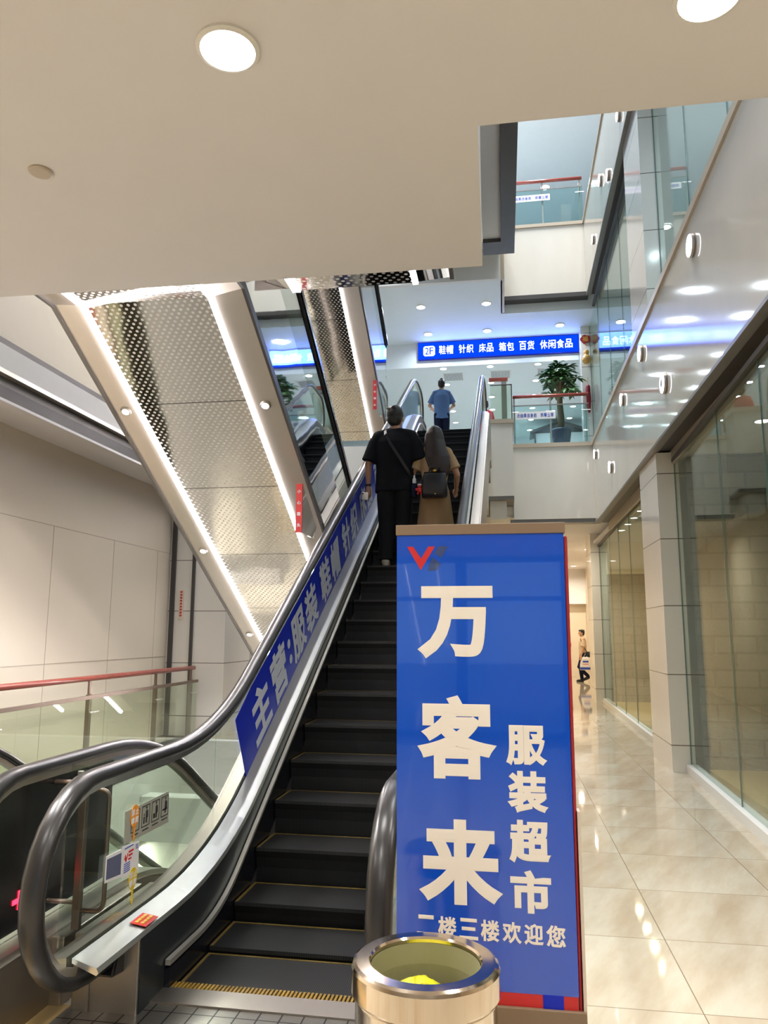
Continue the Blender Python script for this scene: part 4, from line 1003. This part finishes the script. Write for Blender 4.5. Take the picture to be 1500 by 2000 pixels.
for k in range(56):
    a = rnd.uniform(0, 2*PI); el = rnd.uniform(-.35, 1.35); R = rnd.uniform(.22, .46)
    d = Vector((math.cos(a)*math.cos(el), math.sin(a)*math.cos(el), math.sin(el)))
    tip = Vector((pcx, pcy, 7.42))+Vector((d.x*R, d.y*R, d.z*R*1.25+.02))
    br.tube([(pcx+d.x*.03, pcy+d.y*.03, 7.25+.12*max(0, d.z)), tuple(tip*.55+Vector((pcx, pcy, 7.38))*.45+Vector((0, 0, .05))), tuple(tip)], [.012, .008, .005], 6)
    for j in range(6):
        b2 = 2*PI*j/6+rnd.uniform(-.2, .2)
        dd = Vector((math.cos(b2), math.sin(b2), rnd.uniform(-.55, .15)))+d*.5
        leaf(lf, tip, dd, rnd.uniform(.19, .28), rnd.uniform(.075, .105))
obj('branches', br, M['bark'], pt); obj('foliage', lf, M['leaf'], pt, fix=False, smooth=True)
# ornaments on the far gallery column
ox, oy = 2.13, 18.28
fo = tag(obj('fortune_ornament', MB().prism_y([(ox+.13*math.cos(2*PI*k/20)*(1.0 if k % 4 else .8), 8.86+.11*math.sin(2*PI*k/20)*(1.0 if k % 4 else .82)) for k in range(20)], oy-.02, oy+.01), M['red_dark']), 'red cut ornament with a gold character on the column under the gallery ceiling', 'ornament')
lettering('lettering', '福', (ox, oy-.021, 8.86), (1, 0, 0), (0, 0, 1),   .14, M['gold'], fo, bold=.0, n=NF)
gd = tag(obj('gourd', MB().lathe([(.01, -.12), (.07, -.105), (.115, -.04), (.12, .02), (.08, .085), (.045, .11), (.06, .14), (.07, .18), (.05, .225), (.012, .25)], (ox, oy-.12, 8.30), 24), M['gourd'], smooth=True), 'golden double gourd hanging on the column below the red ornament', 'ornament')
obj('hanging_cord', MB().tube([(ox, oy-.12, 8.54), (ox, oy-.05, 8.72), (ox, oy-.01, 8.75)], .006, 6), M['red'], gd)
lp = tag(obj('pepper_ornament', MB().capsule([(ox+.02, oy-.06, 7.0), (ox, oy-.06, 7.3), (ox+.01, oy-.06, 7.62)], [.03, .075, .055], 14), M['red_dark'], smooth=True), 'long red ornament hanging low on the column beside the plant', 'ornament')
obj('hanging_cord', MB().tube([(ox+.01, oy-.06, 7.68), (ox+.01, oy-.06, 7.86), (ox+.01, oy-.01, 7.88)], .006, 6), M['gold'], lp)
# gable of a stall in the market hall
sgb = thing('market_stall', 'pale stall with a dark pitched roof edge behind the plant pot', 'stall', (1.9, 24.6, F2))
obj('wall', MB().box(1.15, 2.75, 24.65, 25.4, F2, 8.2), M['cool_white'], sgb)
obj('roof_edge', MB().prism_y([(1.0, 8.17), (1.0, 8.26), (1.95, 8.58), (2.9, 8.26), (2.9, 8.17), (1.95, 8.48)], 24.5, 25.4), M['trim_dark'], sgb)
obj('corner_post', MB().box(1.12, 1.17, 24.6, 24.66, F2, 8.24), M['trim_dark'], sgb)
# ------------------------------------------------------------------ people
def fused(name, mb, mat, voxel=.008, sm=4, parent=None):
    me = bpy.data.meshes.new('t'); bm = bmesh.new(); vs = [bm.verts.new(p) for p in mb.v]
    for f in mb.f:
        try: bm.faces.new([vs[j] for j in f])
        except ValueError: pass
    bmesh.ops.recalc_face_normals(bm, faces=bm.faces); bm.to_mesh(me); bm.free()
    t = bpy.data.objects.new('t', me); COL.objects.link(t)
    r = t.modifiers.new('r', 'REMESH'); r.mode = 'VOXEL'; r.voxel_size = voxel; r.use_smooth_shade = True
    s = t.modifiers.new('s', 'SMOOTH'); s.factor = .5; s.iterations = sm
    out = bpy.data.meshes.new_from_object(t.evaluated_get(bpy.context.evaluated_depsgraph_get()))
    bpy.data.objects.remove(t); bpy.data.meshes.remove(me)
    out.name = name; out.materials.clear(); out.materials.append(mat)
    for p in out.polygons: p.use_smooth = True
    o = bpy.data.objects.new(name, out); COL.objects.link(o)
    if parent is not None: o.parent = parent
    return o
def hand(mb, w, d, side, s, curl=.5, fwd=(0, 1, 0)):
    """hand hanging at wrist w along d: palm, four bent fingers of unequal length, thumb from the side of the palm"""
    w, d = Vector(w), Vector(d).normalized(); f = Vector(fwd); f = (f-d*f.dot(d)).normalized(); n = d.cross(f)*side
    mb.capsule([w, w+d*.045*s, w+d*.085*s], [.024*s, .034*s, .032*s], 10)
    mb.capsule([w+d*.04*s+f*.012*s, w+d*.085*s+f*.018*s], [.018*s, .017*s], 8); mb.capsule([w+d*.04*s-f*.012*s, w+d*.085*s-f*.018*s], [.018*s, .017*s], 8)
    for k, (o, L) in enumerate(((.031, .068), (.0105, .078), (-.0105, .072), (-.031, .056))):
        a = w+d*.085*s+f*o*s; c = curl
        p1 = a+(d*math.cos(c*.5)+n*math.sin(c*.5))*L*.45*s; p2 = p1+(d*math.cos(c*1.3)+n*math.sin(c*1.3))*L*.32*s; p3 = p2+(d*math.cos(c*2)+n*math.sin(c*2))*L*.25*s
        mb.capsule([a, p1, p2, p3], [.0098*s, .0092*s, .0085*s, .0075*s], 8)
    a = w+d*.03*s+f*.028*s; p1 = a+(f*.75+d*.7).normalized()*.034*s; p2 = p1+(f*.35+d*.9+n*.3).normalized()*.028*s
    mb.capsule([a, p1, p2], [.0125*s, .011*s, .009*s], 8)
def person(name, label, loc, H, rz, skin, arms, legs, top, bottom, hair, shoe, skirt=None, long_hair=False, big=1.0, bun=False, broad=1.0, head_turn=0, lean=0):
    s = H/1.75
    body = MB(); h = H
    hz = .525*h; sh = .815*h; hw = .175*s*broad
    body.oval([(0, 0, hz-.10*s, .13*s, .09*s), (0, 0, hz, .155*s, .105*s), (0, 0, .62*h, .125*s, .09*s), (0, .0, .73*h, .15*s, .105*s), (0, -.005, .79*h, .15*s*broad, .09*s), (0, -.005, .83*h, .07*s, .06*s)])
    body.capsule([(-hw, -.005, sh-.01*s), (0, -.01, sh+.012*s), (hw, -.005, sh-.01*s)], [.052*s, .06*s, .052*s], 12)
    body.capsule([(0, -.005, .82*h), (0, .012*s, .885*h)], [.056*s, .052*s], 12)
    hc = Vector((0, .02*s, .935*h)); rot = Matrix.Rotation(head_turn, 3, 'Z')
    s0_ = s; s = s*big
    body.ell(hc+Vector((0, 0, .008*s)), (.075*s, .095*s, .108*s), 20, rot)
    body.ell(hc+rot @ Vector((0, .03*s, -.06*s)), (.054*s, .06*s, .055*s), 16, rot)       # jaw
    body.capsule([hc+rot @ Vector((0, .092*s, .005*s)), hc+rot @ Vector((0, .108*s, -.022*s))], [.009*s, .014*s], 8)   # nose
    for q in (-1, 1):
        body.ell(hc+rot @ Vector((q*.077*s, -.004*s, -.01*s)), (.009*s, .019*s, .030*s), 10, rot)    # ears
        body.ell(hc+rot @ Vector((q*.03*s, .088*s, .022*s)), (.016*s, .01*s, .007*s), 8, rot)       # brows
    body.ell(hc+rot @ Vector((0, .088*s, -.052*s)), (.024*s, .010*s, .010*s), 8, rot)       # lips
    s = s0_
    for q, (ua, fa, hd, cl) in arms.items():
        S = Vector((q*hw, -.005, sh-.012*s)); E_ = S+Vector(ua).normalized()*.30*s; Wp = E_+Vector(fa).normalized()*.255*s
        body.capsule([S, S*.5+E_*.5, E_], [.048*s, .045*s, .038*s], 12); body.capsule([E_, E_*.6+Wp*.4, Wp], [.038*s, .036*s, .024*s], 12)
        hand(body, Wp, hd, q, s*1.02, cl)
    for q, (kn, an, ft) in legs.items():
        Hp = Vector((q*.085*s, 0, hz-.03*s)); K = Vector(kn)*s; A = Vector(an)*s
        body.capsule([Hp, Hp*.5+K*.5, K], [.082*s, .07*s, .05*s], 14); body.capsule([K, K*.6+A*.4, A], [.05*s, .053*s, .034*s], 12)
        F = Vector(ft)*s; body.capsule([A+Vector((0, -.02*s, -.045*s)), A+F*.5+Vector((0, 0, -.05*s)), A+F+Vector((0, 0, -.052*s))], [.034*s, .036*s, .028*s], 10)
    root = fused(name, body, M[skin], .0075*s, 3)
    root.location = loc; root.rotation_euler = (lean, 0, rz); tag(root, label, 'person')
    # eyes
    ey = MB()
    for q in (-1, 1): ey.ell(hc+rot @ Vector((q*.031*s, .089*s, .006*s)), (.012*s, .008*s, .007*s), 8, rot)
    e_ = obj('eyes', ey, M['print_black']); e_.parent = root
    # shoes
    for q, (kn, an, ft) in legs.items():
        A = Vector(an)*s; F = Vector(ft)*s; d = F.normalized() if F.length else Vector((0, 1, 0))
        shb = MB(); shb.capsule([A+d*(-.03*s)+Vector((0, 0, -.035*s)), A+F*.5+Vector((0, 0, -.042*s)), A+F*1.02+Vector((0, 0, -.05*s))], [.045*s, .045*s, .038*s], 12)
        shb.capsule([A+d*(-.03*s)+Vector((0, 0, -.062*s)), A+F*.5+Vector((0, 0, -.066*s)), A+F*1.04+Vector((0, 0, -.068*s))], [.036*s, .038*s, .032*s], 12)
        o = fused('shoe', shb, M[shoe], .008*s, 2); o.parent = root
    # top garment
    tg = MB(); hem = top.get('hem', .47)*h; fl = top.get('flare', .178)*s
    tg.oval([(0, 0, hem, fl, .125*s), (0, 0, hem+.015*s, fl*1.01, .127*s), (0, 0, .60*h, fl*.96, .122*s), (0, -.002, .70*h, .185*s*broad, .13*s), (0, -.006, .77*h, .19*s*broad, .122*s), (0, -.008, .81*h, .165*s*broad, .095*s), (0, -.004, .845*h, .075*s, .07*s), (0, .0, .858*h, .062*s, .062*s)], 28)
    for q, (ua, fa, hd, cl) in arms.items():
        S = Vector((q*hw*.93, -.006, sh-.008*s)); d = Vector(ua).normalized(); L = top.get('sleeve', .24)*s; w = top.get('loose', 1)
        if L > .32*s:
            E_ = S+d*.30*s; tg.tube([S-d*.02*s, S+d*.1*s, E_, E_+Vector(fa).normalized()*.2*s], [.066*s, .066*s, .054*s, .044*s], 14)
        else: tg.tube([S-d*.01*s-Vector((q*.02*s, 0, 0)), S+d*.08*s, S+d*L*.8, S+d*L], [.062*s*w, .068*s*w, .077*s*w, .083*s*w], 16)
        tg.capsule([(q*.04*s, -.006*s, sh+.022*s), tuple(S+Vector((-q*.01*s, 0, .004*s)))], [.072*s, .068*s], 12)
    o = fused('shirt', tg, M[top['mat']], .009*s, 4); o.parent = root
    if skirt:
        sk = MB(); n = 36; R = []
        for z, r0, r1, fold in skirt['levels']:
            R.append([(r0*s*(1+fold*math.sin(k*2*PI/n*9+z*3))*math.cos(2*PI*k/n), r1*s*(1+fold*math.sin(k*2*PI/n*9+z*3))*math.sin(2*PI*k/n), z*h) for k in range(n)])
        o = obj('skirt', MB().rings(R), M[skirt['mat']], smooth=True); o.parent = root
    if bottom:
        bt = MB(); w = bottom.get('loose', 1.0)
        bt.oval([(0, 0, hz-.09*s, .165*s, .118*s), (0, 0, hz, .172*s, .125*s), (0, 0, .60*h, .15*s, .11*s)], 24)
        for q, (kn, an, ft) in legs.items():
            Hp = Vector((q*.085*s, 0, hz-.02*s)); K = Vector(kn)*s; A = Vector(an)*s
            bt.tube([Hp+Vector((0, 0, .03*s)), Hp*.6+K*.4, K, K*.5+A*.5, A+Vector((0, -.005*s, .015*s)), A+Vector((0, -.008*s, -.02*s))], [.10*s*w, .096*s*w, .078*s*w, .072*s*w, .066*s*w, .07*s*w], 18)
        o = fused('trousers', bt, M[bottom['mat']], .009*s, 4); o.parent = root
    # hair
    ha = MB(); s1_ = s; s = s*big
    ha.ell(hc+rot @ Vector((0, -.018*s, .028*s)), (.084*s, .093*s, .098*s), 22, rot)
    ha.ell(hc+rot @ Vector((0, -.045*s, -.02*s)), (.074*s, .06*s, .075*s), 18, rot)
    ha.ell(hc+rot @ Vector((0, .035*s, .075*s)), (.066*s, .062*s, .042*s), 18, rot)
    if not long_hair:
        rd = random.Random(int(H*100))
        for k in range(14):
            a = rd.uniform(0, 2*PI); p = hc+rot @ Vector((math.cos(a)*.062*s, -.02*s+math.sin(a)*.068*s, .06*s+rd.uniform(-.02, .03)*s)); ha.ell(p, (.024*s, .024*s, .018*s), 8)
    if bun: ha.ell(hc+rot @ Vector((0, -.05*s, .115*s)), (.04*s, .04*s, .032*s), 12)
    s = s1_
    if long_hair:
        n = 26; R = []
        for z, rx, ry, cx, cy in ((1.0, .05, .06, 0, -.01), (.985, .085, .09, 0, -.015), (.945, .112, .098, 0, -.025), (.895, .125, .082, .004, -.045), (.835, .135, .066, .02, -.08), (.765, .152, .048, .045, -.118), (.70, .140, .036, .07, -.132), (.65, .108, .026, .085, -.134), (.61, .06, .016, .095, -.132)):
            R.append([(cx*s+rx*s*math.cos(2*PI*k/n)*(1+.04*math.sin(k*5)), cy*s+ry*s*math.sin(2*PI*k/n)*(1+.06*math.sin(k*7)), z*h) for k in range(n)])
        ha.rings(R)
    o = fused('hair', ha, M[hair], .007*s, 2); o.parent = root
    return root
dn = (0, 0, -1)
stand = {-1: ((-.09, .01, .47), (-.095, -.01, .085), (-.01, .15, 0)), 1: ((.09, .01, .47), (.095, -.01, .085), (.01, .15, 0))}
MX, MY, MZ = -1.255, 8.84, 2.479
man = person('person', 'man in a black T-shirt and dark trousers standing on the escalator', (MX, MY, MZ), 1.94, 0, 'skin',
       {-1: ((-.30, .02, -1), (-.02, .10, -1), (.03, .12, -1), .45), 1: ((.30, .02, -1), (.22, .12, -1), (.22, .1, -1), .5)}, stand,
       {'mat': 'shirt_black', 'hem': .455, 'flare': .215, 'sleeve': .285, 'loose': 1.18}, {'mat': 'trouser', 'loose': 1.14}, 'hair', 'shoe', broad=1.18, big=1.13)
def world_of(root, p): return root.matrix_basis @ Vector(p)
s_ = 1.94/1.75
st = MB(); P_ = [(-.10, -.055, .845), (-.085, -.125, .81), (-.02, -.142, .74), (.07, -.142, .66), (.15, -.118, .585), (.185, -.06, .545), (.20, .0, .53)]
st.rings([[((x*s_+dx*.8), y*s_*1.02+dy, z*1.94+dx*.55) for dx, dy in ((-.018, .006), (-.018, -.008), (.018, -.008), (.018, .006))] for x, y, z in P_])
o = obj('sling_strap', st, M['leather']); o.parent = man
wb = MB().lathe([(.036, -.01), (.039, -.01), (.039, .01), (.036, .01)], (0, 0, 0), 20)
WX, WY, WZ = -.775, 8.86, 2.479
woman = person('person', 'woman with long dark hair in a tan dress standing on the escalator', (WX, WY, WZ), 1.68, 0, 'skin',
       {-1: ((-.42, .05, -1), (-.28, .35, -.75), (-.5, .3, -.6), .6), 1: ((.36, .05, -1), (-.10, .75, -.5), (-.2, .8, -.3), .5)}, stand,
       {'mat': 'tan_cloth', 'hem': .56, 'flare': .155, 'sleeve': .225, 'loose': 1.05}, None, 'hair_brown', 'shoe',
       skirt={'mat': 'tan_skirt', 'levels': ((.60, .13, .105, .0), (.585, .145, .115, .01), (.53, .175, .14, .015), (.42, .20, .17, .02), (.25, .235, .21, .03), (.12, .26, .235, .035), (.115, .255, .23, .035))}, long_hair=True, big=1.1)
# backpack worn by the woman
bx, by, bz = WX+.015, WY-.20, WZ+.955
bp = thing('backpack', 'small black leather backpack on the back of the woman in tan', 'bag', (bx, by, bz-.2))
bag = MB(); R = []
for z, w, d in ((-.175, .135, .05), (-.17, .150, .06), (-.08, .152, .068), (.03, .140, .06), (.09, .128, .045), (.115, .122, .035)):
    R.append([(bx+w*math.copysign(abs(math.cos(q))**.5, math.cos(q)), by+d*math.copysign(abs(math.sin(q))**.5, math.sin(q)), bz+z) for q in [2*PI*k/28+.01 for k in range(28)]])
obj('bag_body', bag.rings(R), M['leather'], bp, smooth=True)
obj('frame_clasp', MB().tube([(bx-.13, by, bz+.07), (bx-.12, by, bz+.125), (bx+.12, by, bz+.125), (bx+.13, by, bz+.07)], .009, 8), M['rubber_black'], bp)
obj('handle', MB().tube([(bx-.065, by-.005, bz+.125), (bx-.055, by-.01, bz+.185), (bx, by-.01, bz+.205), (bx+.055, by-.01, bz+.185), (bx+.065, by-.005, bz+.125)], .0085, 8), M['leather'], bp, smooth=True)
obj('clasp_knob', MB().ell((bx, by-.01, bz+.145), (.022, .012, .014), 10), M['gold'], bp)
obj('buckle', MB().ell((bx+.01, by-.068, bz-.14), (.008, .006, .008), 8), M['gold'], bp)
for q, e in ((-1, (-.10, .05, .33)), (1, (.09, .06, .33))):
    obj('strap', MB().tube([(bx+q*.02, by+.03, bz+.13), (bx+q*.06, by+.045, bz+.2), (bx+e[0], by+e[1]+.02, bz+.32), (bx+e[0]*1.15, by+.16, bz+.42)], .010, 8), M['leather'], bp, smooth=True)
ch_ = MB(); ch_.ell((bx-.175, by-.02, bz-.04), (.026, .02, .026), 12); ch_.ell((bx-.175, by-.02, bz-.085), (.034, .022, .034), 12)
for dx, dzz in ((-.035, -.075), (.035, -.075), (-.02, -.125), (.02, -.125)): ch_.ell((bx-.175+dx, by-.02, bz+dzz), (.014, .012, .02), 8)
pc = tag(obj('plush_charm', ch_, M['red'], smooth=True), 'small red and white plush charm hanging beside the black backpack', 'charm')
obj('white_hood', MB().ell((bx-.175, by-.022, bz-.022), (.027, .019, .014), 10), M['sticker_white'], pc)
obj('charm_cord', MB().tube([(bx-.175, by-.02, bz-.01), (bx-.15, by, bz+.06), (bx-.13, by, bz+.09)], .003, 6), M['print_black'], pc)
# bottle at the man's right side, wrist band, phone
bt = thing('bottle', 'dark bottle with a white cap carried at the right side of the man in black', 'bottle', (MX+.245, MY-.08, MZ+.80))
c0 = (MX+.245, MY-.09, MZ+.80)
obj('bottle_body', MB().lathe([(.01, 0), (.03, .0), (.033, .02), (.033, .15), (.02, .175)], c0, 20), M['navy'], bt, smooth=True)
obj('bottle_cap', MB().lathe([(.021, .172), (.024, .18), (.022, .23), (.012, .235), (.010, .27), (.004, .275)], c0, 20), M['sticker_white'], bt, smooth=True)
lw = Vector((MX, MY, MZ))
def wrist(q, ua, fa):
    S = Vector((q*.175*s_*1.18, -.005, .815*1.94-.012*s_)); E_ = S+Vector(ua).normalized()*.30*s_; return lw+E_+Vector(fa).normalized()*.245*s_
wl = wrist(-1, (-.30, .02, -1), (-.02, .10, -1)); wr = wrist(1, (.30, .02, -1), (.22, .12, -1))
for nm, w_, hh in (('wrist_band', wl, .012), ('wrist_band', wr, .03)):
    o = obj(nm, MB().lathe([(.028, -hh), (.036, -hh), (.036, hh), (.028, hh)], tuple(w_+Vector((0, 0, .01))), 18), M['leather'])
    o.parent = man; o.matrix_parent_inverse = man.matrix_basis.inverted()
ph = thing('phone', 'silver phone in the left hand of the man in black', 'phone', tuple(wl+Vector((-.02, .0, -.15))))
px_, py_, pz_ = wl+Vector((-.03, .02, -.13))
obj('phone_body', MB().box(px_-.045, px_+.035, py_-.06, py_-.045, pz_-.045, pz_+.05), M['steel'], ph, bevel=.008)
obj('phone_lens', MB().ell((px_-.025, py_-.062, pz_+.03), (.01, .004, .01), 10), M['black'], ph)
person('person', 'person in a blue shirt with tied hair standing at the escalator head', (-1.27, 16.4, F2), 1.70, .12, 'skin',
       {-1: ((-.35, .25, -.9), (.25, .95, .05), (.3, .9, .1), .6), 1: ((.38, .25, -.9), (-.25, .95, .05), (-.3, .9, .1), .6)}, stand,
       {'mat': 'blue_shirt', 'hem': .46, 'flare': .18, 'sleeve': .25}, {'mat': 'navy'}, 'hair', 'shoe_dark', bun=True)
person('person', 'person in a red shirt partly hidden behind the right escalator handrail', (-.33, 18.0, F2), 1.66, .5, 'skin',
       {-1: ((-.15, .1, -1), (-.1, .3, -1), (0, .2, -1), .5), 1: ((.15, .1, -1), (.1, .3, -1), (0, .2, -1), .5)}, stand,
       {'mat': 'red_shirt', 'hem': .46}, {'mat': 'navy'}, 'hair', 'shoe_dark')
walk = {-1: ((-.08, .16, .50), (-.08, -.12, .19), (0, .14, -.05)), 1: ((.085, .07, .49), (.085, .04, .085), (0, .15, 0))}
wk = person('person', 'walking person in a cream shirt far back in the corridor', (2.80, 28.6, 0), 1.86, PI/2+.15, 'skin',
       {-1: ((-.1, .15, -1), (-.05, .3, -1), (0, .2, -1), .5), 1: ((.12, -.2, -1), (.05, .05, -1), (0, 0, -1), .8)}, walk,
       {'mat': 'cream_shirt', 'hem': .49, 'flare': .165}, {'mat': 'navy', 'loose': .9}, 'hair', 'shoe_dark')
# things carried by the walker
sx, sy, sz = 2.86, 28.38, .43
sb = thing('shopping_bag', 'white shopping bag with a blue base in the hand of the corridor walker', 'bag', (sx, sy, sz))
obj('bag_body', MB().rings([[(sx+w*math.copysign(abs(math.cos(q))**.6, math.cos(q)), sy+.07*math.copysign(abs(math.sin(q))**.6, math.sin(q)), sz+z) for q in [2*PI*k/20 for k in range(20)]] for z, w in ((0, .19), (.02, .2), (.2, .19), (.38, .15), (.46, .10))]), M['sticker_white'], sb, smooth=True)
obj('blue_base', MB().box(sx-.2, sx+.2, sy-.076, sy-.069, sz+.02, sz+.10), M['print_blue'], sb)
obj('red_print', MB().box(sx-.1, sx+.1, sy-.078, sy-.072, sz+.2, sz+.22), M['print_red'], sb)
obj('blue_print', MB().box(sx-.1, sx+.1, sy-.078, sy-.072, sz+.27, sz+.33), M['print_blue'], sb)
obj('handle', MB().tube([(sx-.06, sy, sz+.45), (sx, sy, sz+.58), (sx+.06, sy, sz+.45)], .012, 6), M['sticker_white'], sb)
hb = thing('shoulder_bag', 'dark shoulder bag on the hip of the corridor walker', 'bag', (2.99, 28.42, 1.0))
obj('bag_body', MB().ell((3.0, 28.40, .98), (.15, .06, .11), 16), M['leather'], hb, smooth=True)
obj('strap', MB().tube([(2.93, 28.40, 1.05), (2.78, 28.40, 1.32), (2.72, 28.48, 1.52)], .014, 6), M['leather'], hb)
hy = tag(obj('hydrant_box', MB().box(2.52, 2.68, 31.9, 31.99, 1.2, 1.34), M['red']), 'small red alarm box on the corridor end wall', 'alarm box')
bpy.data.orphans_purge(do_recursive=False) if False else None
